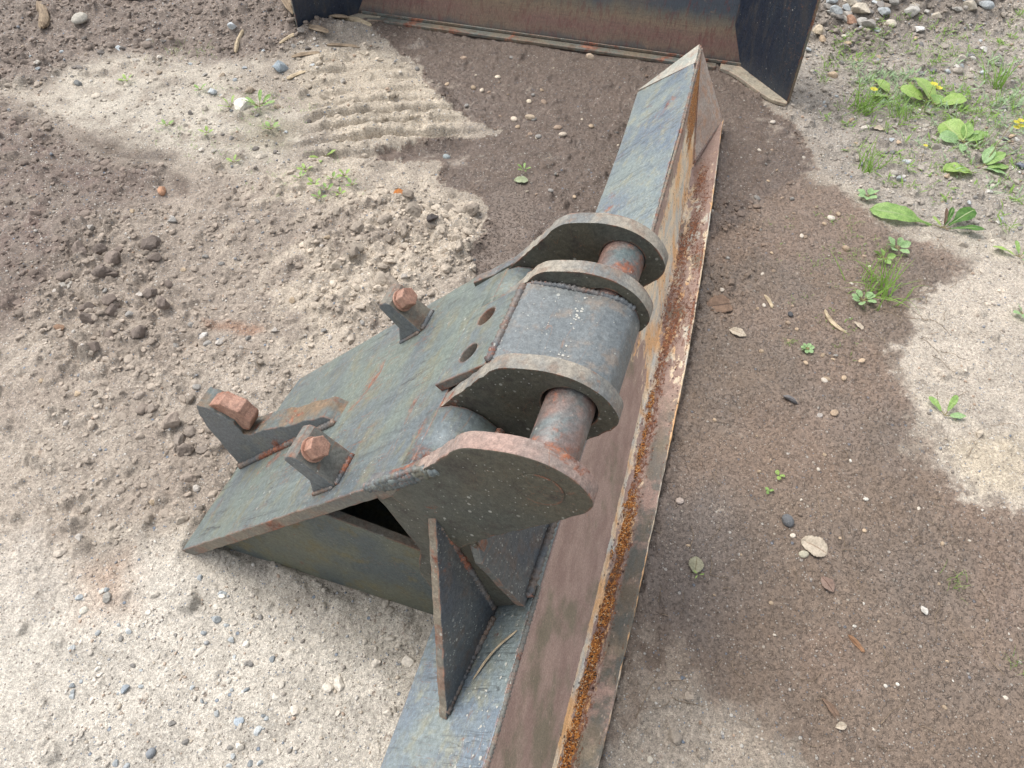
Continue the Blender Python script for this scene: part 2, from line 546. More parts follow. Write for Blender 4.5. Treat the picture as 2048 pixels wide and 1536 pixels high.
def build_ground():
    # fan of rows and columns, fine where the picture is taken, coarse out to the horizon
    ys = [0.12]
    while ys[-1] < 4.9:
        ys.append(ys[-1] + .0022 * math.hypot(ys[-1], CAM_H) * (1.0 if ys[-1] < 4.2 else 2))
    st = .02
    while ys[-1] < 90:
        ys.append(ys[-1] + st); st *= 1.35
    low = []; st = .01; y = 0.12
    while y > -60:
        y -= st; st *= 1.5; low.append(y)
    ys = np.array(low[::-1] + ys)
    sc = list(np.linspace(-1, 1, 1150))
    ext = []; e = 1.0; st = .003
    while e < 60:
        e += st; st *= 1.45; ext.append(e)
    sc = np.array([-q for q in ext[::-1]] + sc + ext)
    wd = .80 * np.sqrt(np.maximum(ys, 0) ** 2 + 1.1 ** 2) + .02
    X = sc[None, :] * wd[:, None]; Y = np.repeat(ys[:, None], len(sc), 1)
    inside = (X > X0 + .1) & (X < X1 - .1) & (Y > Y0 + .1) & (Y < Y1 - .1)
    fade = sstep(0, .4, X - X0 - .1) * sstep(0, .4, X1 - .1 - X) * sstep(0, .4, Y - Y0 - .1) * sstep(0, .3, Y1 - .1 - Y)
    Z = bil(Hh, X, Y, X0, Y0, HS) * fade
    tn = bil(tint, X, Y, X0, Y0, HS)
    col, w = soil(X, Y, tn)
    me = np_mesh('ground', np.stack([X, Y, Z], -1).reshape(-1, 3), grid_faces(len(ys), len(sc)))
    set_color(me, 'soil', np.concatenate([col, w[..., None]], -1).reshape(-1, 4))
    o = link('ground', me, mats=[ground_mat()])
    tag(o, kind='structure')
    print('ground verts', len(me.vertices))


build_ground()

# ------------------------------------------------------------------ steel materials
def steel(name, base, alt, third, rust=.35, edge_rust=.7, specks=.4, lines=0.0, mott=1.0, dust=0.0, rough=.5, rust_col=None, streak=(1, 1, 1), rot=(0, 0, 0), lo=1.0):
    b = NB(name)
    v = b.coord('Object')
    vs_ = b.coord('Object', streak, rot)
    nA = b.noise(5 * lo, 5, .6, vs_, .3)
    nB = b.noise(26, 5, .65, vs_)
    nC = b.noise(130, 4, .65, v)
    nD = b.noise(420, 3, .6, v)
    col = b.mix(b.step(nA, .38, .62), base, alt)
    col = b.mix(b.math('MULTIPLY', b.step(nB, .48, .68), .75), col, third)
    col = b.mix(1.0, col, b.ramp(nC, [(.3, .72), (.5, 1.0), (.7, 1.3)]), 'MULTIPLY')
    col = b.mix(1.0, col, b.ramp(nD, [(.3, .8), (.5, 1.0), (.7, 1.22)]), 'MULTIPLY')
    rn = b.noise(9, 6, .72, vs_, .4)
    rr = b.noise(60, 4, .6, v)
    rcol = b.ramp(rr, [(.3, srgb(74, 46, 38)), (.5, srgb(124, 78, 60)), (.62, srgb(150, 96, 70)), (.75, srgb(168, 122, 96))])
    if rust_col: rcol = b.mix(.5, rcol, rust_col)
    th = .68 - .22 * rust
    rm = b.math('MULTIPLY', b.step(rn, th, th + .09), b.step(nC, .30, .55))
    ed = b.math('MULTIPLY', b.edge(), b.step(b.noise(30, 4, .7, v), .62 - .3 * edge_rust, .72 - .3 * edge_rust))
    rm = b.math('MAXIMUM', rm, b.math('MULTIPLY', ed, .9))
    col = b.mix(rm, col, rcol)
    # thin scratches
    sc = b.noise(34, 2, .5, b.coord('Object', (1, .12, 1), (.6, .2, .5)), .2)
    scm = b.math('MULTIPLY', b.step(b.math('ABSOLUTE', b.math('SUBTRACT', sc, .5)), .006, .002), b.step(nA, .5, .6))
    col = b.mix(b.math('MULTIPLY', scm, .4), col, srgb(130, 92, 66))
    if lines:
        vr = b.coord('Object', (1, 1, 1), (0, R(45), 0))
        vl = b.coord(vec=vr, scale=(.5, 7, .5))
        for sd_, th_, c_ in ((9, .0035, srgb(128, 84, 60)), (17, .003, srgb(92, 78, 66)), (5, .006, srgb(60, 62, 62))):
            ln = b.noise(sd_, 3, .6, vl, .1)
            lm = b.math('MULTIPLY', b.step(b.math('ABSOLUTE', b.math('SUBTRACT', ln, .5)), th_ * 1.6, th_ * .6), b.step(b.noise(sd_ * .7, 2, .5, vr), .5, .58))
            col = b.mix(b.math('MULTIPLY', lm, lines), col, c_)
        # handling scuffs: broad streaks of bare and darkened paint
        sc2 = b.noise(40, 5, .7, b.coord(vec=vr, scale=(.16, 1.6, .16)), .3)
        col = b.mix(b.math('MULTIPLY', b.step(sc2, .54, .70), .18), col, srgb(160, 170, 162, .85))
        col = b.mix(b.math('MULTIPLY', b.step(sc2, .46, .32), .45), col, srgb(74, 80, 82, .85))
    # pale dried splashes
    vd = b.voro(95, v); vc = b.sep(b.voro(95, v, out='Color'))
    sm = b.math('MULTIPLY', b.step(vc[0], 1 - .10 * specks, 1 - .10 * specks + .01), b.step(vd, .33, .22))
    vd2 = b.voro(260, v); vc2 = b.sep(b.voro(260, v, out='Color'))
    sm2 = b.math('MULTIPLY', b.step(vc2[0], 1 - .14 * specks, 1 - .14 * specks + .01), b.step(vd2, .4, .25))
    sm = b.math('MULTIPLY', b.math('MAXIMUM', b.math('MULTIPLY', sm, .6), b.math('MULTIPLY', sm2, .7)), b.step(b.noise(11, 3, .6, v), .36, .6))
    col = b.mix(sm, col, srgb(196, 196, 186, .8))
    if dust > 0:
        dm = b.step(b.noise(12, 5, .7, v), .72 - .4 * dust, .9 - .3 * dust)
        col = b.mix(b.math('MULTIPLY', dm, .8), col, srgb(186, 168, 146, .8))
    rg = b.math('ADD', b.math('MULTIPLY', rm, .3), b.ramp(nB, [(.3, rough - .1), (.7, rough + .14)]))
    h = b.math('ADD', b.math('MULTIPLY', nC, 1.0), b.math('MULTIPLY', nD, .4))
    h = b.math('ADD', h, b.math('MULTIPLY', rm, .5))
    h = b.math('ADD', h, b.math('MULTIPLY', sm, .5))
    nr = b.bump(h, .6, .0016)
    return b.out(col, rg, nr, metal=.12, spec=.5)


GREENISH = srgb(116, 126, 118, .8); BLUISH = srgb(102, 111, 114, .8); OLIVE = srgb(120, 118, 98, .8); DARK = srgb(66, 72, 74, .8)
M_slab = steel('weathered_green_paint', GREENISH, BLUISH, OLIVE, .32, .9, .25, streak=(1, .5, 1), dust=.10, lines=.85)
M_box = steel('weathered_blue_grey_paint', srgb(114, 118, 117, .85), srgb(100, 106, 108, .85), srgb(130, 118, 106, .85), .42, .7, .3, rough=.5)
M_ear = steel('dark_bracket_paint', srgb(88, 90, 82, .7), srgb(98, 94, 80, .7), srgb(76, 70, 64, .7), .4, .5, .45, rough=.58)  # ear and side plate faces: darker base than the mounting plate
M_rim = steel('flame_cut_rim', srgb(160, 152, 138, .72), srgb(118, 120, 118, .72), srgb(142, 122, 106, .72), .30, .3, .2, dust=.35, rough=.72, lo=2)
M_rimred = steel('flame_cut_rust_rim', srgb(164, 138, 126, .75), srgb(142, 128, 120, .75), srgb(176, 156, 142, .75), .5, .5, .2, dust=.25, rough=.75, lo=2)
M_edge = steel('plate_edge', srgb(134, 124, 108, .8), srgb(112, 112, 106, .8), srgb(140, 110, 92, .8), .55, .5, .2, rough=.65)
M_gusset = steel('dark_blue_paint', srgb(78, 84, 90, .85), srgb(94, 97, 96, .85), srgb(98, 88, 80, .85), .3, .35, 1.2, rough=.42, dust=.06)
M_strut = steel('strut_paint', srgb(112, 114, 98, .7), srgb(90, 100, 100, .7), srgb(124, 116, 86, .7), .3, .8, .1, rough=.6)
M_beamtop = steel('pale_blue_green_paint', srgb(138, 148, 146, .8), srgb(120, 132, 142, .8), srgb(150, 150, 132, .8), .3, .6, .5, lines=.6, streak=(1.2, .9, 1), rot=(0, 0, .9), rough=.4)
M_pin = steel('pin_steel', srgb(100, 112, 112, .8), srgb(132, 104, 94, .8), srgb(142, 116, 104, .8), .75, .3, .15, rough=.4, lo=1.6)
M_bolt = steel('rusty_bolt', srgb(150, 112, 94, .9), srgb(166, 130, 112, .9), srgb(118, 92, 80, .9), .6, .2, 0, rough=.7, lo=4)
M_block = steel('block_paint', srgb(112, 116, 118, .85), srgb(98, 104, 106, .85), srgb(124, 124, 116, .85), .3, .4, .2, rough=.5)
M_weld = steel('weld_bead', srgb(100, 104, 106, .8), srgb(122, 108, 96, .8), srgb(88, 92, 96, .8), .8, .4, .3, rough=.55, lo=3)
M_hook = steel('torn_rusty_steel', srgb(120, 104, 84, .75), srgb(98, 106, 104, .75), srgb(140, 116, 92, .75), .5, .4, .1, rough=.7, lo=3)


def blade_mat():
    """web and lip of the beam: painted steel, cream scale, brown rust and an orange granular gutter, weighted by the mesh's mask"""
    b = NB('rusted_blade')
    at = b.attr('mask')
    s = b.sep(at.outputs['Color'])
    rust, pale, orange = s[0], s[1], s[2]
    v = b.coord('Object')
    vs_ = b.coord('Object', (1.4, .7, 1.4))
    nC = b.noise(90, 5, .7, v); nD = b.noise(330, 3, .6, v); nB = b.noise(16, 5, .65, vs_); nS = b.noise(42, 5, .7, vs_, .5)
    col = b.mix(b.step(nB, .38, .64), srgb(178, 152, 138, .92), srgb(160, 134, 122, .92))
    col = b.mix(b.math('MULTIPLY', b.step(b.noise(7, 4, .6, v), .52, .68), .7), col, srgb(132, 128, 104, .8))
    green = at.outputs['Alpha']
    gcol = b.mix(b.step(nB, .4, .6), srgb(126, 116, 100, .8), srgb(112, 112, 104, .8))
    col = b.mix(b.math('MULTIPLY', green, b.step(b.noise(11, 5, .7, v), .40, .56)), col, gcol)
    pm = b.step(b.math('ADD', b.math('MULTIPLY', pale, .9), b.math('MULTIPLY', b.math('SUBTRACT', nS, .5), 1.5)), .42, .62)
    pcol = b.mix(b.step(nB, .4, .62), srgb(236, 212, 178, .95), srgb(206, 202, 190, .9))
    pcol = b.mix(b.math('MULTIPLY', b.step(b.noise(8, 3, .6, v), .46, .62), .8), pcol, srgb(230, 174, 112, .95))
    col = b.mix(pm, col, pcol)
    rm = b.step(b.math('ADD', rust, b.math('MULTIPLY', b.math('SUBTRACT', b.noise(120, 6, .8, vs_, .5), .5), 2.3)), .46, .66)
    rcol = b.ramp(nC, [(.28, srgb(78, 48, 38)), (.45, srgb(118, 76, 56)), (.58, srgb(156, 104, 74)), (.72, srgb(190, 140, 100))])
    col = b.mix(rm, col, rcol)
    # dark pits
    vd = b.voro(110, v); vc = b.sep(b.voro(110, v, out='Color'))
    pit = b.math('MULTIPLY', b.step(vc[0], .86, .88), b.step(vd, .38, .24))
    pit = b.math('MULTIPLY', pit, b.step(b.math('ADD', rust, pale), .35, .6))
    col = b.mix(b.math('MULTIPLY', pit, .8), col, srgb(58, 38, 34))
    # orange granules
    gd = b.voro(430, v); gc = b.sep(b.voro(430, v, out='Color'))
    ocol = b.ramp(gc[0], [(0, srgb(70, 44, 30)), (.16, srgb(134, 80, 42)), (.38, srgb(190, 122, 56)), (.72, srgb(216, 150, 80)), (.9, srgb(222, 192, 150))], 'CONSTANT')
    ocol = b.mix(b.step(b.noise(24, 5, .75, v), .52, .64), ocol, b.mix(gc[1], srgb(92, 60, 44), srgb(128, 100, 80)))
    om = b.step(b.math('ADD', orange, b.math('MULTIPLY', b.math('SUBTRACT', b.noise(34, 6, .8, vs_), .5), 2.4)), .46, .56)
    col = b.mix(om, col, ocol)
    col = b.mix(1.0, col, b.ramp(nD, [(.3, .75), (.5, 1.0), (.7, 1.25)]), 'MULTIPLY')
    # dried drops
    vd2 = b.voro(150, b.coord('Object', (1.3, .6, 1.3))); vc2 = b.sep(b.voro(150, b.coord('Object', (1.3, .6, 1.3)), out='Color'))
    dm = b.math('MULTIPLY', b.step(vc2[0], .89, .90), b.step(vd2, .34, .2))
    col = b.mix(b.math('MULTIPLY', dm, .55), col, srgb(200, 180, 162, .85))
    h = b.math('ADD', b.math('MULTIPLY', rm, .8), b.math('MULTIPLY', nC, .9))
    h = b.math('ADD', h, b.math('MULTIPLY', b.math('MULTIPLY', om, b.math('SUBTRACT', 1, gd)), 2.2))
    h = b.math('SUBTRACT', h, b.math('MULTIPLY', pit, .6))
    nr = b.bump(h, .7, .0018)
    return b.out(col, b.ramp(nC, [(.3, .55), (.7, .8)]), nr, metal=.05, spec=.4)


M_blade = blade_mat()

# ------------------------------------------------------------------ the beam with its bracket
# local frame: x across (V), y along (U), z up; the bracket plate rises at 45 degrees, a runs up it, n is its normal
OX, OY = -.15, .7675
S2 = math.sqrt(.5)
root = empty('grading_beam', tuple(OX * Vw + OY * Uw), -AZ)
tag(root, 'long rusty steel beam with pointed end and welded pin bracket lying across the mud', 'steel beam')


def L(u, v, z): return (v - OX, u - OY, z)
def AN(a, n): return (-.944 + (a - n) * S2, (a + n) * S2)      # -> v, z


def jag(poly, step=.012, amp=.0012, seed=0, closed=True):
    """resample a 2D outline and roughen it as a flame cut does"""
    out = []
    rr = random.Random(seed)
    n = len(poly)
    for i in range(n if closed else n - 1):
        a = Vector(poly[i]); b = Vector(poly[(i + 1) % n])
        k = max(1, int((b - a).length / step))
        d = (b - a).normalized(); nn = Vector((d.y, -d.x))
        for q in range(k):
            p = a.lerp(b, q / k)
            if q: p = p + nn * rr.uniform(-amp, amp)
            out.append((p.x, p.y))
    return out


def chamfer(poly, idx, r, n=4):
    """round the corners listed"""
    out = []
    N = len(poly)
    for i, p in enumerate(poly):
        if i not in idx:
            out.append(p); continue
        p = Vector(p); a = Vector(poly[i - 1]); b = Vector(poly[(i + 1) % N])
        rr_ = min(r, (a - p).length * .45, (b - p).length * .45)
        A = p + (a - p).normalized() * rr_; B = p + (b - p).normalized() * rr_
        for q in range(n + 1):
            t = q / n
            w = A * (1 - t) ** 2 + p * 2 * t * (1 - t) + B * t * t
            out.append((w.x, w.y))
    return out


def prism(name, outline, place, d0, d1, face_m, rim_m, parent=root, holes=(), bevel=.002, label=None, smooth=False):
    """outline (2D) pushed from depth d0 to d1; place(x, y, d) -> local point. Faces and rim can differ."""
    bm = bmesh.new()
    loops = [list(outline)] + [list(h) for h in holes]
    caps = []
    for d in (d0, d1):
        ring = []; edges = []
        for lp in loops:
            vsx = [bm.verts.new(place(x, y, d)) for x, y in lp]
            ring.append(vsx)
            edges += [bm.edges.new((vsx[i], vsx[(i + 1) % len(vsx)])) for i in range(len(vsx))]
        if holes:
            f = bmesh.ops.triangle_fill(bm, edges=edges, use_beauty=True)
            fs = [g for g in f['geom'] if isinstance(g, bmesh.types.BMFace)]
        else:
            fs = [bm.faces.new(ring[0])]
        for q in fs: q.material_index = 0
        caps.append(ring)
    for ra, rb in zip(caps[0], caps[1]):
        n = len(ra)
        for i in range(n):
            f = bm.faces.new((ra[i], ra[(i + 1) % n], rb[(i + 1) % n], rb[i]))
            f.material_index = 1
            f.smooth = smooth
    bmesh.ops.recalc_face_normals(bm, faces=bm.faces)
    me = bpy.data.meshes.new(name)
    bm.to_mesh(me); bm.free()
    me.materials.append(face_m); me.materials.append(rim_m)
    o = link(name, me, parent)
    if bevel:
        md = o.modifiers.new('bevel', 'BEVEL')
        md.width = bevel; md.segments = 2; md.limit_method = 'ANGLE'; md.angle_limit = R(50)
        md.use_clamp_overlap = True
    if label: o['label'] = label
    return o


PU = lambda x, y, d: L(d, x, y)                      # outline in (v, z), pushed along u
def PAN(a, n, d):                                    # outline in (a, n), pushed along u
    v, z = AN(a, n); return L(d, v, z)
def PSL(a, u, d):                                    # outline in (a, u) on the slab, pushed along its normal
    v, z = AN(a, d); return L(u, v, z)


# mounting plate, right edge stepped at the ears
slab = [(0, .522), (.772, .522), (.772, .514), (.862, .514), (.862, 1.02), (.766, 1.02), (.766, 1.025), (.035, 1.03), (.02, .95), (.006, .8), (0, .65)]
prism('mounting_plate', jag(slab, .02, .0012, 3), PSL, -.026, 0, M_slab, M_edge)

# four ears
def spl(pts, n=6):
    out = []
    P = [pts[0]] + list(pts) + [pts[-1]]
    for i in range(1, len(P) - 2):
        p0, p1, p2, p3 = [np.array(P[i + k]) for k in (-1, 0, 1, 2)]
        for q in range(n):
            t = q / n
            out.append(tuple(.5 * (2 * p1 + (p2 - p0) * t + (2 * p0 - 5 * p1 + 4 * p2 - p3) * t * t + (3 * p1 - p0 - 3 * p2 + p3) * t ** 3)))
    out.append(tuple(pts[-1]))
    return out


EAR = [(.80, -.022), (.86, -.002), (.93, .009)] + spl([(1.0, .021), (1.02, .019), (1.045, .007), (1.08, -.016), (1.108, -.048), (1.122, -.088), (1.118, -.125), (1.106, -.144), (1.085, -.153)], 4) + [
       (1.0, -.158), (.90, -.158), (.80, -.17)]
PINC = (1.06, -.088)


def circ(c, r, n=28, w=1.0): return [(c[0] + r * math.cos(t * 2 * math.pi / n), c[1] + r * w * math.sin(t * 2 * math.pi / n)) for t in range(n)]


for k, (u0, u1, rim, fm, hole) in enumerate([(.513, .543, M_rimred, M_ear, False), (.655, .684, M_rim, M_ear, True), (.862, .89, M_rim, M_ear, True), (.985, 1.013, M_rim, M_ear, True)]):
    o = prism('ear_plate', jag(EAR, .008, .0013, 20 + k), PAN, u0, u1, fm, rim, holes=[circ(PINC, .0425 if k < 3 else .0385)] if hole else (), bevel=.0025)
    if k == 0:
        bmark = prism('pin_end', circ(PINC, .034, 30), PAN, .5118, .5132, M_ear, M_ear, parent=o, bevel=.0005)

# pins
for u0, u1 in ((.535, .690), (.857, 1.0135)):
    prism('pin', circ(PINC, .037, 40), PAN, u0, u1, M_pin, M_pin, bevel=.004, smooth=True)

# rounded turn-down of the plate between the outer ears
turn = [(.80, 0), (.855, .001), (.885, -.005), (.905, -.02), (.917, -.045), (.92, -.08), (.92, -.15), (.895, -.15), (.895, -.075), (.89, -.05), (.88, -.035), (.86, -.026), (.80, -.026)]
for u0, u1 in ((.546, .652), (.893, .982)):
    prism('turned_edge', [(a, n - .0006) for a, n in turn], PAN, u0, u1, M_slab, M_slab, bevel=0, smooth=True)

# central box between the inner ears
box = [(.93, .004), (.965, .013), (.984, .0165), (.996, .013), (1.03, -.0145), (1.066, -.048), (1.086, -.066), (1.100, -.086), (1.106, -.108), (1.098, -.13), (1.085, -.149), (1.0, -.150), (.9, -.150), (.9, -.05)]
prism('box_cover', chamfer(box, {3, 6, 7, 8, 9, 10}, .008), PAN, .686, .860, M_box, M_box, bevel=0, smooth=False)


STN_ = [-1.0, .3, .7]; TRv_ = [-.128, -.131, -.145]; TLv_ = [-.315, -.320, -.331]


def bead(name, pts, r, parent=root, mat=None, jitter=.18, seed=0, scale_step=.5):
    """a weld bead: a rippled half-round run along the points"""
    rr_ = random.Random(seed)
    P = []
    for a, b in zip(pts[:-1], pts[1:]):
        a = Vector(a); b = Vector(b)
        k = max(1, int((b - a).length / (r * scale_step)))
        P += [a.lerp(b, q / k) for q in range(k)]
    P.append(Vector(pts[-1]))
    vsx = []; fs = []
    ns = 8
    for i, p in enumerate(P):
        d = (P[min(i + 1, len(P) - 1)] - P[max(i - 1, 0)]).normalized()
        up = Vector((0, 0, 1)) if abs(d.z) < .9 else Vector((1, 0, 0))
        s = d.cross(up).normalized(); t = s.cross(d)
        rad = r * (1 + .22 * math.sin(i * 2.1) + rr_.uniform(-jitter, jitter)) * (.04 if i in (0, len(P) - 1) else 1)
        for q in range(ns):
            w = q * 2 * math.pi / ns
            vsx.append(p + (s * math.cos(w) + t * math.sin(w)) * rad)
    for i in range(len(P) - 1):
        for q in range(ns):
            fs.append((i * ns + q, i * ns + (q + 1) % ns, (i + 1) * ns + (q + 1) % ns, (i + 1) * ns + q))
    me = np_mesh(name, [tuple(x) for x in vsx], fs)
    return link(name, me, parent, [mat or M_weld])


def PT(u, a, n): return PAN(a, n, u)


bead('weld_bead', [PT(.688, .978, .017), PT(.858, .978, .017)], .0065, mat=M_weld, seed=1)
for u in (.651, .688, .858, .893):
    pts = [PT(u, .99, .014), PT(u, 1.03, -.014), PT(u, 1.066, -.047), PT(u, 1.098, -.083), PT(u, 1.105, -.11)]
    if u in (.688, .858): bead('weld_bead', pts, .005, seed=int(u * 1000))
bead('weld_bead', [PT(.547, .925, -.08), PT(.65, .925, -.08)], .006, seed=5)

def drops(name, pts, seed):
    r_ = random.Random(seed); V_ = []; F_ = []
    for (x, y, z), (nx_, ny_, nz__), rad in pts:
        N = Vector((nx_, ny_, nz__)).normalized(); t = N.orthogonal().normalized(); w = N.cross(t)
        b_ = len(V_); k = 7
        V_.append(tuple(Vector((x, y, z)) + N * .0009))
        for q in range(k):
            a = q * 6.283 / k; rr_ = rad * r_.uniform(.7, 1.2)
            V_.append(tuple(Vector((x, y, z)) + (t * math.cos(a) + w * math.sin(a)) * rr_ + N * .0002))
        F_ += [(b_, b_ + 1 + q, b_ + 1 + (q + 1) % k) for q in range(k)]
    me = np_mesh(name, V_, F_, True)
    o = link(name, me, root, [M_drop]); o['kind'] = 'stuff'
    return o


_b = NB('pale_dried_drop'); M_drop = _b.out(srgb(196, 194, 184, .7), .8)
rq = random.Random(5); P_ = []
for q in range(28):
    u = rq.choice([rq.uniform(.70, .73), rq.uniform(.73, .85), rq.uniform(.78, .82)]); a = 1.062 + rq.gauss(0, .003)
    P_.append((PAN(a, -.0145 - (a - 1.03) * .93 + .0006, u), (0, 0, 1), rq.uniform(.0008, .0026)))
for q in range(14):
    u = rq.uniform(.70, .85); a = rq.uniform(1.0, 1.05)
    P_.append((PAN(a, -.0145 - (a - 1.03) * (.93 if a > 1.03 else .81) + .0008, u), (-.1, 0, 1), rq.uniform(.0005, .0012)))
drops('dried_drops', P_, 1)
P_ = []
for q in range(70):
    u = rq.uniform(.12, .52); t = abs(rq.gauss(0, .28)) + .03
    if t > .85: continue
    v = float(np.interp(u, STN_, TRv_)) * (1 - t) + float(np.interp(u, STN_, TLv_)) * t; z = .300 - .188 * t
    P_.append((L(u, v, z + .0003), (-.7, 0, .7), rq.uniform(.0008, .0032) * (1.4 if q % 7 == 0 else 1)))
drops('dried_drops', P_, 2)

# drilled bar on the plate
bar = [(.826, .70), (.944, .668), (.944, .888), (.838, .90)]
bar = [(.845, .690), (.970, .686), (.970, .861), (.850, .861)]
prism('drilled_bar', jag(bar, .02, .0004, 9), PSL, .0005, .0165, M_slab, M_edge, holes=[circ((.903, .738), .019, 24), circ((.903, .822), .019, 24)], bevel=.0015)
for u in (.738, .822):
    prism('bolt_shank', circ((.903, u), .0145, 14), PSL, .0006, .004, M_bolt, M_bolt, bevel=.001)
bead('weld_bead', [PSL(.846, .70, .003), PSL(.851, .86, .003)], .003, seed=8)

# stop blocks with hex bolts: block profile in (a, n), bolt axis along a
def stop_block(u0, u1, bolt_m, seed):
    prof = [(.598, .0005), (.60, .033), (.609, .094), (.622, .100), (.634, .094), (.634, .02), (.655, .0005)]
    prof = [(.560, -.0006), (.596, .030), (.602, .088), (.610, .093), (.626, .090), (.632, .082), (.636, -.0006)]
    o = prism('stop_block', prof, PAN, u0, u1, M_block, M_edge, bevel=.003)
    um = (u0 + u1) / 2
    def axis(x, y, d):    # disc in (u, n), pushed along a
        v, z = AN(d, y); return L(x, v, z)
    c = (um - .006, .066)
    rr_ = random.Random(seed)
    prism('washer', circ(c, .022, 24), axis, .6365, .641, bolt_m, bolt_m, parent=o, bevel=.001, smooth=True)
    hexa = [(c[0] + .0198 * math.cos(t * math.pi / 3 + .3), c[1] + .0198 * math.sin(t * math.pi / 3 + .3)) for t in range(6)]
    prism('bolt_head', hexa, axis, .6412, .664, bolt_m, bolt_m, parent=o, bevel=.0016)
    bead('weld_bead', [PAN(.640, .002, u0 + .002), PAN(.640, .002, u1 - .002)], .005, parent=o, seed=seed)
    bead('weld_bead', [PAN(.565, .001, u0 - .001), PAN(.632, .002, u0 - .001)], .004, parent=o, seed=seed + 1)


stop_block(.552, .622, M_bolt, 31)
stop_block(.925, .985, M_bolt, 41)

# broken hook in the middle of the lower edge
hook = [(.035, -.003), (.046, .022), (.075, .075), (.10, .125), (.135, .168), (.163, .186), (.182, .163), (.196, .118), (.200, .108), (.182, .072), (.20, .064), (.24, .060), (.30, .050), (.335, .040), (.40, .034), (.455, .024), (.475, -.003)]
hk = prism('broken_hook', jag(hook, .009, .0018, 12), PAN, .745, .80, M_block, M_hook, bevel=.002)
prism('torn_steel', jag([(.178, .168), (.215, .158), (.238, .120), (.232, .085), (.20, .07), (.185, .08)], .014, .0025, 14), PAN, .752, .79, M_bolt, M_bolt, parent=hk, bevel=.003)
bead('weld_bead', [PAN(.04, .004, .743), PAN(.47, .003, .743)], .007, parent=hk, seed=14)

# upright struts under the plate
strut = [(-.905, .004), (-.86, .045), (-.585, .322), (-.34, .285), (-.335, .0), (-.84, -.004)]
for u0, u1 in ((.56, .578), (.965, .983)):
    prism('strut_plate', jag(strut, .03, .001, 5), PU, u0, u1, M_strut, M_edge)
prism('floor_plate', [(.565, -.82), (.975, -.82), (.975, -.335), (.565, -.335)], lambda x, y, d: L(x, y, d), .002, .014, M_strut, M_edge, bevel=0)
# side plates joining plate, ears and beam
side = [(-.405, .552), (-.362, .585), (-.31, .640), (-.25, .62), (-.222, .45), (-.158, .292), (-.30, .145), (-.345, .30), (-.335, .385)]
M_side = M_ear
prism('side_plate', jag(side, .02, .0015, 6), PU, .5195, .5415, M_side, M_weld)
prism('side_plate', jag(side, .02, .0015, 7), PU, .986, 1.008, M_side, M_weld)
for k_, (r_k, o_) in enumerate(((.007, 0), (.006, .006), (.005, -.005))):
    bead('weld_bead', [L(.518, -.402 + o_, .548 + o_ * .4), L(.516, -.36 + o_, .588 - o_), L(.517, -.31 + o_, .636 - o_), L(.518, -.275, .660)], r_k, mat=M_slab, seed=21 + k_, jitter=.35)
bead('weld_bead', [L(.518, -.318, .60), L(.518, -.230, .46)], .0035, mat=M_ear, seed=22)
# front plate rising from the beam to the box
def on_front(x, y, d):      # x = u, y = distance up the sheet
    v = -.148 - y * .447 - d * .894; z = .300 + y * .894 - d * .447
    return L(x, v, z)
prism('front_plate', jag([(.514, .0), (.505, .150), (.524, .19), (.546, .21), (.546, .33), (.98, .33), (.98, .21), (1.03, .150), (1.02, .0)], .015, .0012, 4), on_front, 0, .016, M_gusset, M_edge)
bead('weld_bead', [on_front(.53, .004, -.002), on_front(1.01, .004, -.002)], .008, seed=24)

# long gussets on the beam
def tri_plate(name, P, th, mat, rim, parent=root, seed=0):
    P = [Vector(L(*p)) for p in P]
    n = (P[1] - P[0]).cross(P[2] - P[0]).normalized()
    x = (P[1] - P[0]).normalized(); y = n.cross(x)
    out = [((p - P[0]).dot(x), (p - P[0]).dot(y)) for p in P]
    return prism(name, jag(out, .012, .0014, seed), lambda a, b, d: tuple(P[0] + x * a + y * b + n * d), 0, th, mat, rim, parent)


def gusset(sgn, cu):
    m = lambda u: cu + sgn * (u - cu)
    P = [(m(.502), -.308, .520), (m(.325), -.232, .203), (m(.52), -.212, .225), (m(.52), -.25, .40)]
    P = [(m(.519), -.308, .524), (m(.325), -.236, .205), (m(.525), -.214, .228)]
    if sgn < 0: P = [P[0], P[2], P[1]]
    tri_plate('gusset', P, .016 , M_gusset, M_edge, seed=33)


gusset(1, .7675)
gusset(-1, .7675)
bead('weld_bead', [L(.330, -.226, .216), L(.42, -.216, .226), L(.505, -.200, .242)], .006, seed=36, jitter=.3)
bead('weld_bead', [L(.517, -.290, .505), L(.517, -.24, .36), L(.517, -.206, .245)], .006, seed=37, jitter=.3)

# ---- the beam itself: stations along u
STN = np.array([-1.0, .3, .7, 1.4, 2.0, 2.55])
TRv = np.array([-.128, -.131, -.145, -.144, -.162, -.190])
TLv = np.array([-.315, -.320, -.331, -.333, -.347, -.372])
CRv = np.array([-.035, -.035, -.040, -.070, -.105, -.140])
LPv = np.array([.036, .0395, .038, .018, -.018, -.064])


def interp(arr, u):      # smooth: blend neighbouring stations
    return sum(np.interp(u + d, STN, arr) for d in (-.12, -.06, 0, .06, .12)) / 5 if np.isscalar(u) is False else float(np.interp(u, STN, arr))


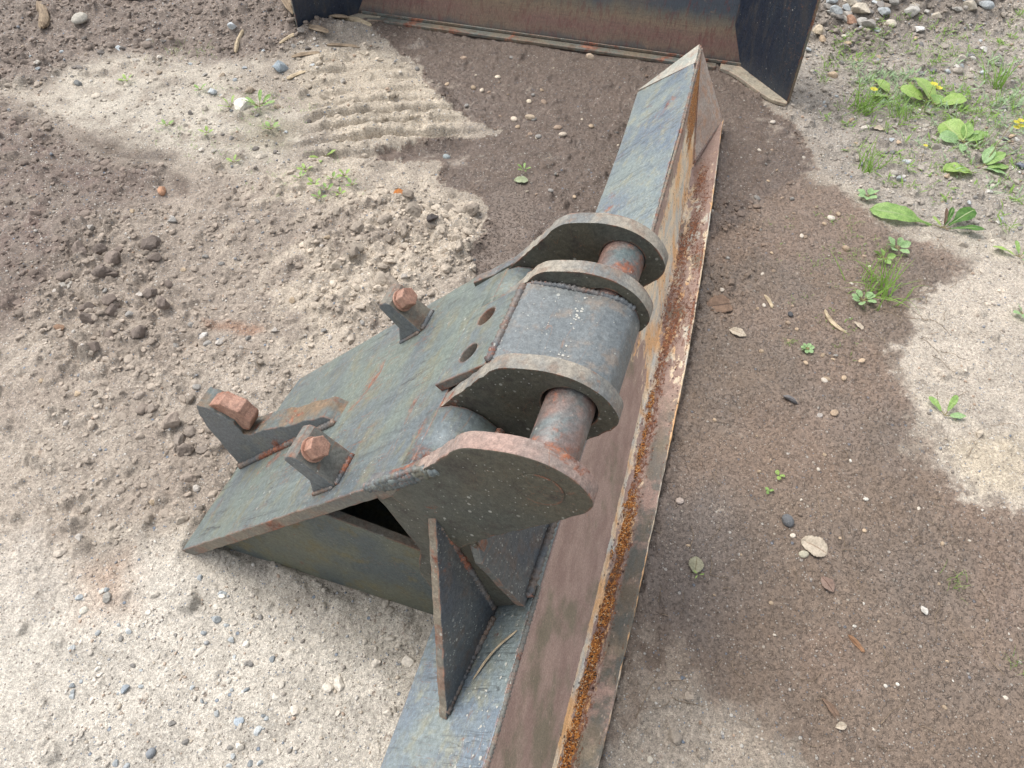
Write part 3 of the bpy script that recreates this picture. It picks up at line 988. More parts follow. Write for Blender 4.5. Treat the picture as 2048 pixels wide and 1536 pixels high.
def sweep(name, prof, mats, parent=root, u0=-1.0, u1=2.55, nu=600, thick=0, maskf=None, noise_amp=0.0):
    """prof(s, u) -> v, z for s in 0..1 over numpy arrays"""
    us = np.linspace(u0, u1, nu)
    ss = prof['s']
    U_, S_ = np.meshgrid(us, ss, indexing='ij')
    Vv, Zz = prof['f'](S_, U_)
    if noise_amp:
        nz = noise_amp * fbm(U_ * 60, S_ * 14, 3, 41) 
        Zz = Zz + nz * prof.get('amp', lambda s: np.ones_like(s))(S_)
    verts = np.stack([Vv - OX, U_ - OY, Zz], -1).reshape(-1, 3)
    me = np_mesh(name, verts, grid_faces(nu, len(ss)))
    if maskf is not None:
        set_color(me, 'mask', maskf(S_, U_).reshape(-1, 4))
    o = link(name, me, parent, mats)
    if thick:
        md = o.modifiers.new('solid', 'SOLIDIFY'); md.thickness = thick; md.offset = -1 if prof.get('flip') is None else 1
    return o


# top plate (45 degrees, painted), as closed strip with thickness
def top_profile():
    def f(s, u):
        tr, tl = interp(TRv, u), interp(TLv, u)
        return tr + (tl - tr) * s, .300 + (.112 - .300) * s
    return {'s': np.linspace(0, 1, 10), 'f': f}


def strip_box(name, cornersf, mats, u0, u1, nu, bevel=.002, skew=None):
    """closed bar whose section corners (v, z) vary with u"""
    us = np.linspace(u0, u1, nu)
    C = np.array([cornersf(u) for u in us])      # nu, k, 2
    k = C.shape[1]
    verts = [(c[0] - OX, us[i] - OY - (skew[q] if i == nu - 1 and skew else 0), c[1]) for i in range(nu) for q, c in enumerate(C[i])]
    faces = []; 
    for i in range(nu - 1):
        for q in range(k):
            faces.append((i * k + q, i * k + (q + 1) % k, (i + 1) * k + (q + 1) % k, (i + 1) * k + q))
    faces.append(tuple(range(k - 1, -1, -1))); faces.append(tuple((nu - 1) * k + q for q in range(k)))
    me = bpy.data.meshes.new(name)
    me.from_pydata(verts, [], faces)
    bm = bmesh.new(); bm.from_mesh(me); bmesh.ops.recalc_face_normals(bm, faces=bm.faces); bm.to_mesh(me); bm.free()
    for m in mats: me.materials.append(m)
    o = link(name, me, root)
    md = o.modifiers.new('bevel', 'BEVEL'); md.width = bevel; md.segments = 2; md.limit_method = 'ANGLE'; md.angle_limit = R(40)
    return o


def top_c(u):
    tr, tl = float(np.interp(u, STN, TRv)), float(np.interp(u, STN, TLv))
    t = .016 * S2
    w = 0.0012 * math.sin(u * 37) + .0008 * math.sin(u * 91)
    return [(tr + w, .300), (tl + w, .112), (tl + w + t, .112 - t), (tr + w + t * .6, .300 - t * 1.3)]


tp = strip_box('top_plate', top_c, [M_beamtop], -1.0, 2.512, 27, skew=[.10, 0, 0, .10])
strip_box('bottom_plate', lambda u: [(float(np.interp(u, STN, TLv)) + .012, .098), (float(np.interp(u, STN, CRv)) - .004, .004), (float(np.interp(u, STN, CRv)) - .004, .014), (float(np.interp(u, STN, TLv)) + .02, .112)], [M_strut], -1.0, 2.53, 60)


# web with a rounded root, then lip with upturned rim
def web_lip(s, u):
    tr, cr, lp = interp(TRv, u), interp(CRv, u), interp(LPv, u)
    # s: 0..1 web, 1..2 lip
    w = np.clip(s, 0, 1); l = np.clip(s - 1, 0, 1)
    v = (tr + .004) + (cr - tr - .004) * w + (lp - cr) * l
    z = .286 + (.016 - .286) * w + .026 * l
    # rounded root and the bead of scale filling it
    d = np.exp(-((s - 1) / .10) ** 2)
    z = z + .012 * d
    z = z + .0016 * fbm(u * 3, s * 2, 3, 51)
    gr = np.exp(-((s - 1.12) / .14) ** 2)
    z = z + .003 * gr * fbm(u * 55, s * 9, 3, 52) + .0008 * fbm(u * 120, s * 25, 2, 53)
    v = v + .0016 * sstep(1.9, 2, s) * fbm(u * 30, s * 0, 3, 54)
    return v, z


def wl_mask(s, u):
    n = fbm(u * 4, s * 2.5, 4, 61); n2 = fbm(u * 14, s * 5, 4, 62)
    far = sstep(.95, 1.5, u + .12 * n); near = 1 - far
    lip = sstep(.97, 1.04, s)
    gut = np.exp(-((s - 1.23 - .14 * n) / .20) ** 2)
    rust = far * (lip * (.16 + .40 * np.exp(-((s - 1.50) / .36) ** 2) + .55 * n) + (1 - lip) * sstep(.45, 1, s) * (.30 + .4 * n)) + near * (lip * (.16 + .42 * sstep(1.1, 1.3, s) * sstep(1.75, 1.35, s)))
    rust = rust + .2 * sstep(1.88, 1.93, s) * sstep(1.97, 1.95, s)
    pale = far * (lip * (.44 + .3 * n2 + .35 * np.exp(-((s - 1.0) / .08) ** 2)) + (1 - lip) * (sstep(.0, .3, s) * 1.0 + .25 * n)) + near * (1.2 * np.exp(-((s - .97) / .05) ** 2) + lip * sstep(1.75, 1.35, s) * .52)
    pale = pale * sstep(2.5, 2.2, u) + .6 * sstep(1.97, 1.985, s)
    rust = rust * sstep(2.48, 2.1, u)
    gb = sstep(1.9, .7, u + .25 * n)
    orange = gut * gb * (.86 + .5 * n2)
    # bright orange run below the top edge at the far end
    orange = orange + 1.0 * sstep(2.0, 2.3, u) * sstep(.75, .45, s) * sstep(.02, .15, s)
    pale = np.clip(pale + .35 * n2 * (pale > .2), 0, 1)
    green = near * sstep(1.45, 1.6, s)
    return np.stack([np.clip(rust, 0, 1), pale, np.clip(orange, 0, 1), green], -1)


ss = np.concatenate([np.linspace(0, .9, 26), np.linspace(.91, 1.5, 30), np.linspace(1.53, 2, 14)])
o = sweep('web_and_lip', {'s': ss, 'f': web_lip}, [M_blade], nu=800, maskf=wl_mask, u1=2.545)
md = o.modifiers.new('solid', 'SOLIDIFY'); md.thickness = .007; md.offset = 0
o.name = 'blade_plate'

# sloping end cap and pointed tip
e_tr = (2.545, -.190, .293); e_tl = (2.53, -.372, .104); e_lp = (2.545, -.064, .040); e_cr = (2.27, -.118, .032)
e_trb = (2.44, -.178, .285)


M_tip = steel('worn_pale_tip', srgb(188, 184, 170, .8), srgb(160, 164, 156, .8), srgb(170, 150, 134, .8), .35, .6, .1, rough=.55, lo=3)


def facet(name, tris, mat, parent=root, mk=None, sub=5):
    bm = bmesh.new()
    for t in tris:
        bm.faces.new([bm.verts.new(L(*p)) for p in t])
    bmesh.ops.remove_doubles(bm, verts=bm.verts, dist=1e-4)
    bmesh.ops.triangulate(bm, faces=bm.faces)
    bmesh.ops.subdivide_edges(bm, edges=bm.edges, cuts=sub, use_grid_fill=True)
    bmesh.ops.recalc_face_normals(bm, faces=bm.faces)
    me = bpy.data.meshes.new(name); bm.to_mesh(me); bm.free()
    if mk is not None:
        set_color(me, 'mask', np.array([mk] * len(me.vertices)))
    o = link(name, me, parent, [mat])
    md = o.modifiers.new('solid', 'SOLIDIFY'); md.thickness = .008; md.offset = 0
    return o


facet('end_gusset', [(e_tr, e_cr, e_lp), ], steel('weathered_end_gusset', srgb(182, 168, 156, .9), srgb(168, 148, 134, .9), srgb(190, 150, 122, .9), .45, .8, .1, rough=.6, lo=2))
facet('tip_face', [((2.513, -.3695, .1135), (2.413, -.1815, .2995), (2.55, -.191, .292)), ((2.513, -.3695, .1135), (2.55, -.191, .292), (2.535, -.373, .100))], M_tip)
facet('end_plate', [(e_tr, e_tl, (2.54, -.33, .06), e_lp)], M_beamtop)
bead('weld_bead', [L(e_cr[0], e_cr[1] + .004, e_cr[2] + .006), L(e_lp[0], e_lp[1] - .002, e_lp[2] + .006)], .003, mat=M_rimred, seed=61)
bead('weld_bead', [L(2.51, -.182, .297), L(2.0, -.1565, .297), L(1.42, -.1405, .297)], .004, mat=M_edge, seed=62, jitter=.35)
bead('weld_bead', [L(.56, -.1365, .296), L(.3, -.127, .296), L(-.2, -.1245, .296)], .0045, mat=M_edge, seed=63)

# ------------------------------------------------------------------ the second blade at the back
def pile_mat():
    b = NB('dark_rusted_moldboard')
    v = b.coord('Object'); vs_ = b.coord('Object', (3.2, 1, .8))
    sp = b.n.new('ShaderNodeSeparateXYZ'); b.t.links.new(v, sp.inputs[0])
    nz = b.noise(22, 6, .7, vs_, .2); nC = b.noise(120, 4, .7, vs_)
    zz = b.math('ADD', sp.outputs['Z'], b.math('MULTIPLY', b.math('SUBTRACT', b.noise(6, 4, .6, vs_), .5), .06))
    col = b.ramp(zz, [(.0, srgb(54, 56, 56)), (.03, srgb(70, 64, 58)), (.045, srgb(94, 76, 62)), (.08, srgb(98, 72, 62)), (.12, srgb(102, 86, 68)), (.15, srgb(80, 76, 66)), (.175, srgb(52, 58, 64)), (.23, srgb(48, 54, 64)), (.26, srgb(84, 72, 58)), (.5, srgb(100, 82, 64))])
    col = b.mix(b.step(nz, .50, .62), col, b.mix(.5, col, srgb(82, 38, 36)))
    col = b.mix(b.math('MULTIPLY', b.step(b.noise(3, 3, .5, v), .5, .65), .4), col, srgb(96, 82, 62))
    col = b.mix(1.0, col, b.ramp(nC, [(.3, .7), (.5, 1.0), (.7, 1.35)]), 'MULTIPLY')
    sl = b.noise(30, 3, .6, b.coord('Object', (.12, 1, 2.2), (0, .5, 0)), .2)
    col = b.mix(b.math('MULTIPLY', b.step(b.math('ABSOLUTE', b.math('SUBTRACT', sl, .5)), .012, .003), .35), col, srgb(40, 36, 34))
    col = b.mix(b.math('MULTIPLY', b.step(b.noise(18, 6, .75, v), .60, .70), .6), col, srgb(120, 98, 78, .9))
    nr = b.bump(b.math('ADD', nC, nz), .6, .002)
    return b.out(col, b.ramp(nz, [(.3, .4), (.7, .6)]), nr, metal=.1, spec=.5)


M_mold = pile_mat()
M_black = steel('black_blue_paint', srgb(34, 42, 56), srgb(44, 52, 62), srgb(62, 60, 60), .25, .6, .15, rough=.34, streak=(1, 2, .4))
M_skid = steel('dusty_worn_skid', srgb(170, 160, 140, .8), srgb(150, 144, 130, .8), srgb(120, 104, 90, .8), .5, .8, .2, rough=.6, dust=.5, lo=3)
M_cut = steel('worn_cutting_edge', srgb(112, 118, 112, .7), srgb(128, 116, 98, .7), srgb(100, 84, 70, .7), .7, .6, .2, rough=.5, dust=.3)

PL = np.array(G(742, 44)); PR = np.array(G(1420, 139))
dv = PR - PL; LEN = float(np.hypot(*dv)); bang = math.atan2(dv[1], dv[0])
broot = empty('box_blade', (PL[0], PL[1], 0.004), bang)
tag(broot, 'dark rusted moldboard blade with black side plates behind the pointed beam end', 'blade')
# local: x along the edge, y away from the camera, z up
XE = LEN + .17
XS = -.12
nx, nz_ = 160, 26
xs = np.linspace(XS, XE, nx); tt = np.linspace(0, 1, nz_)
XX, TT = np.meshgrid(xs, tt, indexing='ij')
# curved section: foot forward, belly back
th = TT * 1.75
yy = .02 + .30 * np.sin(th * .9) * .55
zz = .012 + .52 * TT
me = np_mesh('moldboard', np.stack([XX, yy + .001 * fbm(XX * 9, TT * 5, 2, 71), zz], -1).reshape(-1, 3), grid_faces(nx, nz_))
mb = link('moldboard', me, broot, [M_mold])
md = mb.modifiers.new('solid', 'SOLIDIFY'); md.thickness = .012; md.offset = 1


def boxm(name, lo, hi, mat, parent, bevel=.003, shear=None):
    bm = bmesh.new()
    bmesh.ops.create_cube(bm, size=1)
    for v in bm.verts:
        v.co = Vector([lo[i] + (v.co[i] + .5) * (hi[i] - lo[i]) for i in range(3)])
        if shear: v.co = Vector(shear(*v.co))
    me = bpy.data.meshes.new(name); bm.to_mesh(me); bm.free()
    o = link(name, me, parent, [mat])
    md = o.modifiers.new('bevel', 'BEVEL'); md.width = bevel; md.segments = 2
    return o


boxm('cutting_edge', (-.05, -.012, .0), (LEN + .02, .03, .014), M_cut, broot)
boxm('ledge_strip', (-.05, .022, .0145), (LEN + .12, .036, .026), M_cut, broot, .002)
def loc(p):
    return (float((p[0] - PL[0]) * math.cos(bang) + (p[1] - PL[1]) * math.sin(bang)), float(-(p[0] - PL[0]) * math.sin(bang) + (p[1] - PL[1]) * math.cos(bang)))


BR = loc(G(1490, 150)); TR_ = loc(G(1572, 212))
BL = (-.06, .03); TL_ = (BL[0] - (TR_[0] - BR[0]) * 1.1, TR_[1])
for (bx, by), (tx_, ty_) in ((BR, TR_), (BL, TL_)):
    dl = math.hypot(tx_ - bx, ty_ - by); ex, ey = (tx_ - bx) / dl, (ty_ - by) / dl
    sg = 1 if tx_ > bx else -1
    prism('side_plate', [(-.12, .012), (dl * .6, .006), (dl, .0), (dl, .62), (-.12, .62)],
          lambda x, z, d, bx=bx, by=by, ex=ex, ey=ey, sg=sg: (bx + ex * x - ey * d * sg, by + ey * x + ex * d * sg, z), 0, .014, M_black, M_cut, parent=broot, bevel=.002)
    # worn skid wing curving from the cutting edge out to the front of the side plate
    n = 24
    vv = []; ff = []
    x_s = bx - sg * .10
    for q in range(n + 1):
        t = q / n
        xb = x_s + (tx_ - x_s) * t
        yb = min(.03, by + (xb - bx) * (ty_ - by) / (tx_ - bx)) if (xb - bx) * sg > 0 else .03
        e_ = t ** 1.0
        ya = -.012 + (ty_ - .012 + .012) * (e_ * e_ * (3 - 2 * e_)) - .012 * math.sin(math.pi * t)
        xa = x_s + (tx_ - x_s) * t
        ya = min(ya, yb - .004)
        vv += [(xa, ya, .013), (xb, yb, .015), (xb, yb, .0), (xa, ya, .0)]
    for q in range(n):
        for k in range(4):
            ff.append((q * 4 + k, q * 4 + (k + 1) % 4, (q + 1) * 4 + (k + 1) % 4, (q + 1) * 4 + k))
    ff.append((0, 3, 2, 1)); ff.append((n * 4, n * 4 + 1, n * 4 + 2, n * 4 + 3))
    me = bpy.data.meshes.new('skid_wing'); me.from_pydata(vv, [], ff)
    bm = bmesh.new(); bm.from_mesh(me); bmesh.ops.recalc_face_normals(bm, faces=bm.faces); bm.to_mesh(me); bm.free()
    sw = link('skid_wing', me, broot, [M_skid])
    md = sw.modifiers.new('bevel', 'BEVEL'); md.width = .002; md.segments = 2; md.limit_method = 'ANGLE'
#SMALL
# ------------------------------------------------------------------ stones, clods and gravel
def ico(sub):
    bm = bmesh.new(); bmesh.ops.create_icosphere(bm, subdivisions=sub, radius=1)
    v = np.array([x.co for x in bm.verts]); f = np.array([[a.index for a in x.verts] for x in bm.faces]); bm.free()
    return v, f


ICO1, ICO2, ICO3 = ico(1), ico(2), ico(3)


def rockv(base, seed, cuts=9, lo=.62, hi=.92, nz=.05, flat=.6):
    r_ = np.random.RandomState(seed)
    v = base.copy()
    for _ in range(cuts):
        n = r_.normal(size=3); n /= np.linalg.norm(n)
        d = r_.uniform(lo, hi)
        e = v @ n - d
        v = v - np.outer(np.clip(e, 0, None), n) * .92
    v += nz * r_.normal(size=(1, 3)) * 0 + (nz * fbm(v[:, 0] * 3 + v[:, 2] * 2, v[:, 1] * 3 - v[:, 2], 3, seed))[:, None] * v
    v *= np.array([1, r_.uniform(.6, .95), flat * r_.uniform(.75, 1.2)])
    return v


def stone_mat(name, grain=1.0, spec=.35):
    b = NB(name)
    v = b.coord('Object')
    oi = b.n.new('ShaderNodeObjectInfo')
    n1 = b.noise(3.0 * grain, 5, .65, v); n2 = b.noise(16 * grain, 3, .6, v)
    col = b.mix(1.0, oi.outputs['Color'], b.ramp(n1, [(.3, .72), (.5, 1.0), (.7, 1.2)]), 'MULTIPLY')
    col = b.mix(1.0, col, b.ramp(n2, [(.3, .8), (.55, 1.0), (.72, 1.3)]), 'MULTIPLY')
    return b.out(col, .8, b.bump(n1, .4, .02), spec=spec)


M_stone = stone_mat('stone_surface')
ROCKS = []
for q in range(8):
    me = np_mesh('stone', rockv(ICO3[0], 100 + q, 11, .5, .82), ICO3[1], False); me.materials.append(M_stone); ROCKS.append(me)
CLODS = []
for q in range(8):
    me = np_mesh('clod', rockv(ICO3[0], 600 + q, 9, .5, .85, .22, .75), ICO3[1], False); me.materials.append(M_stone); CLODS.append(me)
PEBS = []
for q in range(6):
    me = np_mesh('pebble', rockv(ICO3[0], 200 + q, 5, .8, 1.0, .06, .65), ICO3[1], True); me.materials.append(M_stone); PEBS.append(me)


def pscale(x, y, z=0.0):
    """metres per photo pixel at a ground place"""
    return (y * math.cos(PITCH) + (CAM_H - z) * math.sin(PITCH)) / FOC


def stone(px, py, w, col, label=None, group=None, kind='angular', sink=.25, cat='stone', asp=None, rz=None, seed=None, flat=1.0, name=None):
    x, y = G(px, py)
    r = w * .5 * pscale(x, y)
    sd_ = seed if seed is not None else random.randrange(100)
    lst = {'angular': ROCKS, 'clod': CLODS}.get(kind, PEBS)
    o = bpy.data.objects.new(name or {'angular': 'stone', 'clod': 'dirt_lump'}.get(kind, 'pebble'), lst[sd_ % len(lst)])
    COL.objects.link(o)
    o.scale = (r, r * (asp or 1.0), r * flat)
    o.rotation_euler = (random.uniform(-.2, .2), random.uniform(-.2, .2), random.uniform(0, 6.28) if rz is None else rz)
    o.location = (x, y, gh(x, y) + r * flat * (.5 - sink))
    o.color = srgb(*col, .85)
    tag(o, label, cat, group)
    return o


W_ = (222, 216, 204); GR = (150, 146, 140); BL_ = (182, 187, 188); TAN = (190, 168, 142); DK = (96, 92, 90)
for a in [
    (486, 213, 44, W_, 'white rough stone with small green weeds on both sides', 'angular', 1),
    (563, 140, 40, (150, 160, 166), 'blue-grey pointed stone touching a pale wood chip', 'angular', 2),
    (156, 166, 24, (128, 130, 128), 'small dark grey angular stone alone on the pale dirt at upper left', 'angular', 3),
    (167, 56, 34, (178, 172, 160), 'pale grey rounded stone near the rotten stump at the upper left', 'pebble', 4),
    (410, 677, 22, (206, 200, 192), 'small whitish square-edged stone left of the mounting plate', 'angular', 5),
    (1735, 6, 92, (172, 166, 154), 'largest pale grey rock on the rubble behind the blade', 'angular', 6),
    (1824, 22, 56, (150, 158, 162), 'flat bluish rock in the rubble beside the largest rock', 'angular', 7),
    (1776, 64, 22, (206, 196, 178), 'round cream pebble at the foot of the rubble', 'pebble', 8),
    (1832, 70, 30, (214, 212, 206), 'flat white stone at the foot of the rubble', 'angular', 9),
    (1632, 76, 28, (196, 180, 156), 'tan block-like stone just right of the black side plate', 'angular', 10),
    (1697, 62, 30, (170, 134, 112), 'reddish brown stone at the left foot of the rubble', 'angular', 11),
    (1653, 47, 20, (168, 166, 160), 'small grey pointed stone beside the black side plate', 'angular', 12),
    (1745, 32, 26, (164, 156, 132), 'olive grey stone in front of the largest rubble rock', 'angular', 13),
    (1690, 78, 22, (214, 206, 190), 'pale flat stone under the reddish brown stone', 'angular', 14),
    (1028, 240, 18, (212, 196, 176), 'pear-shaped cream stone in the wet mud left of the beam', 'pebble', 15),
    (1060, 237, 24, (186, 168, 146), 'tan oblong stone right of the pear-shaped stone in the mud', 'pebble', 16),
    (893, 311, 16, (160, 168, 168), 'bluish round pebble in the muddy track groove', 'pebble', 17),
    (1125, 278, 17, (196, 182, 164), 'cream oval pebble in the mud close to the beam', 'pebble', 18),
    (1180, 117, 20, (190, 170, 148), 'tan oblong pebble nearest the long cutting edge', 'pebble', 19),
    (1058, 203, 11, (222, 206, 182), 'small cream pebble in the middle of the back mud', 'pebble', 20),
    (212, 1194, 28, (160, 156, 148), 'grey angular stone on the pale sand left of the plate corner', 'angular', 21),
    (166, 1220, 18, (216, 210, 196), 'small white rounded stone left of the grey angular stone', 'pebble', 22),
    (300, 1505, 22, (142, 146, 150), 'dark bluish oval pebble near the bottom edge of the pale sand', 'pebble', 23),
    (250, 1378, 24, (164, 172, 178), 'speckled light blue stone on the lower pale sand', 'angular', 24),
    (476, 1440, 26, (178, 188, 196), 'light blue flat stone on the sand right of the bluish pebbles', 'angular', 25),
    (1358, 1006, 17, (196, 180, 168), 'pinkish pebble alone in the mud right of the lip', 'pebble', 26),
    (1667, 829, 22, (178, 156, 132), 'tan flat round stone in the right mud', 'pebble', 27),
    (1639, 832, 12, (178, 170, 162), 'small grey pebble left of the tan flat stone', 'pebble', 28),
    (1580, 802, 34, (112, 110, 110), 'dark grey elongated flake in the right mud', 'angular', 29),
    (1606, 1111, 22, (190, 184, 162), 'beige oval stone touching the pale round leaf', 'pebble', 30),
    (1573, 1046, 30, (110, 112, 114), 'half-buried slate stone below the clover sprout', 'pebble', 31),
    (1300, 1520, 14, (206, 198, 182), 'white pebble at the bottom edge beside the lip', 'pebble', 32),
    (1580, 630, 15, (84, 84, 86), 'small black wet stone in the right mud', 'pebble', 33),
    (2038, 338, 22, (120, 124, 134), 'dark slate stone among weeds at the right edge', 'angular', 34),
    (328, 388, 30, (190, 146, 116), 'orange-brown broken brick piece below the damp spot', 'angular', 35),
    (118, 655, 30, (140, 112, 90), 'brown flat rock flake on the dark soil edge', 'angular', 36),
    (128, 578, 24, (172, 166, 156), 'grey flat stone left of the clod heap', 'angular', 37),
    (140, 575, 20, (186, 180, 170), 'light grey stone beside the flat stone at the clod heap', 'angular', 38),
    (868, 463, 26, (80, 74, 72), 'nearly black clod on the pale rough dirt', 'angular', 39),
    (1545, 245, 12, (206, 196, 182), 'white pebble right of the skid tip', 'pebble', 40),
]:
    px, py, w, c, lab, kind, sd_ = a
    asp = .5 if 'elongated' in lab or 'oblong' in lab else None
    stone(px, py, w, c, lab, None, kind, seed=sd_, asp=asp, rz=(-.5 if asp else None), flat=.6 if 'flat' in lab else 1.0, cat='clod' if 'clod on' in lab else 'stone')


EXTRA = []


def scatter(poly, n, wr, cols, label, group, kind, seed, sink=.3, cat='pebble', own=.45):
    r_ = random.Random(seed)
    found = []
    xs_ = [p[0] for p in poly]; ys_ = [p[1] for p in poly]
    k = 0
    while k < n:
        x, y = r_.uniform(min(xs_), max(xs_)), r_.uniform(min(ys_), max(ys_))
        c = False
        for (ax, ay), (bx, by) in zip(poly, poly[1:] + poly[:1]):
            if (ay > y) != (by > y) and x < (bx - ax) * (y - ay) / (by - ay) + ax: c = not c
        if not c: continue
        w = r_.uniform(*wr) * (1 if r_.random() < .8 else 1.4)
        cc = r_.choice(cols); j = r_.uniform(.9, 1.1)
        found.append((w, x, y, tuple(min(255, q * j) for q in cc)))
        k += 1
    found.sort(reverse=True)
    for i, (w, x, y, c4) in enumerate(found):
        if i < n * own:
            hue = 'bluish' if c4[2] > c4[0] + 2 else ('tan' if c4[0] - c4[2] > 22 else 'grey')
            hue = ('light ' if sum(c4) > 540 else 'dark ' if sum(c4) < 390 else 'mid ') + hue
            side_ = ['left', 'middle', 'right'][min(2, int(3 * (x - min(xs_)) / (max(xs_) - min(xs_))))]
            dep_ = ['rear', 'centre', 'near'][min(2, int(3 * (y - min(ys_)) / (max(ys_) - min(ys_))))]
            size_ = 'larger' if i < n * own * .4 else 'smaller'
            core = label.replace('small ', '').replace('tiny ', '').replace('bluish or grey ', '').replace('grey or tan ', '').replace('pale ', '', 1).replace('angular ', '')
            lab_ = size_ + ' ' + hue + ' ' + core + ', ' + dep_ + ' ' + side_
            if len(lab_.split()) > 16: lab_ = size_ + ' ' + core + ', ' + dep_ + ' ' + side_
            stone(x, y, w, c4, lab_, group, kind, sink=sink, cat=cat, seed=r_.randrange(50))
        else:
            EXTRA.append((x, y, w, c4))


scatter([(160, 1180), (420, 1150), (560, 1250), (560, 1536), (200, 1536), (100, 1380)], 62, (8, 17), [BL_, BL_, GR, (158, 163, 165), W_, (190, 194, 194)], 'small bluish or grey gravel stone lying on the pale sand at lower left', 'gravel stones on the pale sand', 'angular', 1)
scatter([(800, 130), (1000, 110), (1400, 170), (1250, 300), (1180, 420), (1060, 400), (960, 240)], 34, (6, 13), [TAN, (206, 192, 172), GR, (160, 140, 122)], 'small pale pebble half sunk in the wet mud between beam and blade', 'pebbles in the mud behind the beam', 'pebble', 2)
scatter([(1430, 260), (1600, 300), (1760, 480), (1740, 800), (1450, 680), (1410, 480)], 46, (6, 12), [TAN, (200, 190, 176), GR, (170, 150, 130)], 'small pale pebble in the reddish mud right of the beam', 'pebbles in the reddish mud', 'pebble', 3)
scatter([(1400, 800), (1800, 840), (2040, 1060), (2040, 1500), (1650, 1450), (1350, 1250)], 34, (5, 11), [TAN, (210, 200, 184), (220, 214, 202)], 'tiny pale pebble pressed into the smooth grey mud at lower right', 'pebbles in the lower right mud', 'pebble', 4)
scatter([(1620, 40), (1560, -20), (2000, -20), (1960, 40), (1800, 60), (1700, 85)], 150, (13, 34), [(176, 172, 164), (164, 158, 150), (182, 172, 156), (146, 140, 134), BL_, (190, 186, 178)], 'angular broken stone in the rubble heap right of the blade', 'rubble stones', 'angular', 5, sink=.1, own=.3)
scatter([(1600, 90), (2040, 70), (2040, 470), (1850, 430), (1620, 250)], 130, (6, 17), [GR, (190, 182, 170), TAN, (132, 130, 128), BL_, (206, 202, 194)], 'small grey or tan stone among the weeds at upper right', 'stones among the weeds', 'angular', 6, own=.2)
scatter([(20, 120), (260, 60), (600, 60), (720, 110), (640, 330), (400, 300), (300, 130), (40, 180)], 60, (8, 18), [GR, (196, 188, 176), (176, 160, 140), BL_, (120, 114, 108)], 'small stone on the trodden dirt at the upper left', 'stones on the upper left dirt', 'angular', 7)
scatter([(100, 440), (500, 420), (960, 420), (900, 560), (560, 740), (420, 1000), (150, 1130), (60, 800)], 56, (9, 20), [(176, 164, 150), (196, 188, 178), GR, (186, 166, 140)], 'small stone in the churned dry dirt left of the bracket', 'stones in the churned dirt', 'angular', 8)
scatter([(120, 540), (260, 450), (350, 520), (330, 640), (200, 740)], 22, (20, 42), [(122, 110, 101), (134, 121, 111)], 'crumbly lump of dark dirt in the churned patch at the left', 'dirt lumps at the left', 'clod', 9, sink=.35, cat='dirt lump')
scatter([(620, 460), (720, 390), (950, 390), (950, 500), (800, 600)], 26, (20, 40), [(170, 158, 143), (160, 148, 134)], 'pale crumbly dirt lump beside the wet mud edge', 'dirt lumps at the mud edge', 'clod', 10, sink=.35, cat='dirt lump')
scatter([(260, 770), (340, 790), (480, 800), (400, 960), (330, 980), (280, 900)], 12, (24, 46), [(156, 144, 132), (148, 135, 123)], 'dry dirt lump near the broken hook', 'dirt lumps near the hook', 'clod', 11, sink=.4, cat='dirt lump')


def merged(name, base_list, pos, rad, flat, cols, mat, smooth, label=None):
    """many small bits as one mesh with real shapes"""
    V_ = []; F_ = []; Cc = []
    off = 0
    bf = base_list[0][1]
    for i in range(len(pos)):
        bv = base_list[i % len(base_list)][0]
        t = rs.uniform(0, 6.28); c, s_ = math.cos(t), math.sin(t)
        r = rad[i]
        v = bv * np.array([r, r, r * flat[i]])
        tl = rs.uniform(-.35, .35)
        v = np.stack([v[:, 0], v[:, 1] * math.cos(tl) - v[:, 2] * math.sin(tl), v[:, 1] * math.sin(tl) + v[:, 2] * math.cos(tl)], -1)
        v = np.stack([v[:, 0] * c - v[:, 1] * s_, v[:, 0] * s_ + v[:, 1] * c, v[:, 2]], -1) + pos[i]
        V_.append(v); F_.append(bf + off); off += len(bv)
        Cc.append(np.repeat(cols[i][None], len(bv), 0))
    me = np_mesh(name, np.concatenate(V_), np.concatenate(F_), smooth)
    set_color(me, 'soil', np.concatenate(Cc))
    o = link(name, me, None, [mat])
    tag(o, kind='stuff')
    return o


def bits_mat():
    b = NB('clod_and_gravel_bits')
    at = b.attr('soil'); v = b.coord('Object')
    n1 = b.noise(170, 4, .65, v)
    col = b.mix(1.0, at.outputs['Color'], b.ramp(n1, [(.28, .68), (.5, 1.0), (.74, 1.32)]), 'MULTIPLY')
    rough = b.math('SUBTRACT', .95, b.math('MULTIPLY', at.outputs['Alpha'], .4))
    return b.out(col, rough, b.bump(n1, .7, .002), spec=.35)


M_bits = bits_mat()
_g = np.array([G(e[0], e[1]) for e in EXTRA])
_r = np.array([e[2] * .5 * pscale(*g_) for e, g_ in zip(EXTRA, _g)])
_z = bil(Hh, _g[:, 0], _g[:, 1], X0, Y0, HS) + _r * .15
_c = np.array([list(srgb(*e[3], .72)[:3]) + [0] for e in EXTRA])
merged('small_stones', [(rockv(ICO3[0], 500 + q, 10, .5, .85, .06, .7), ICO3[1]) for q in range(8)], np.stack([_g[:, 0], _g[:, 1], _z], -1), _r, np.full(len(_r), .9), _c, M_bits, False)


def sample(n, dfun, seed):
    r_ = np.random.RandomState(seed)
    y = r_.uniform(.15, 4.4, n * 12); hw = .75 * np.sqrt(y ** 2 + 1.2)
    x = r_.uniform(-1, 1, n * 12) * hw
    ok = (x > X0 + .1) & (x < X1 - .1) & (r_.rand(len(x)) < dfun(x, y) * (hw / 3.4))
    return x[ok][:n], y[ok][:n], r_


def B_(F, x, y): return bil(F, x, y, X0, Y0, HS)


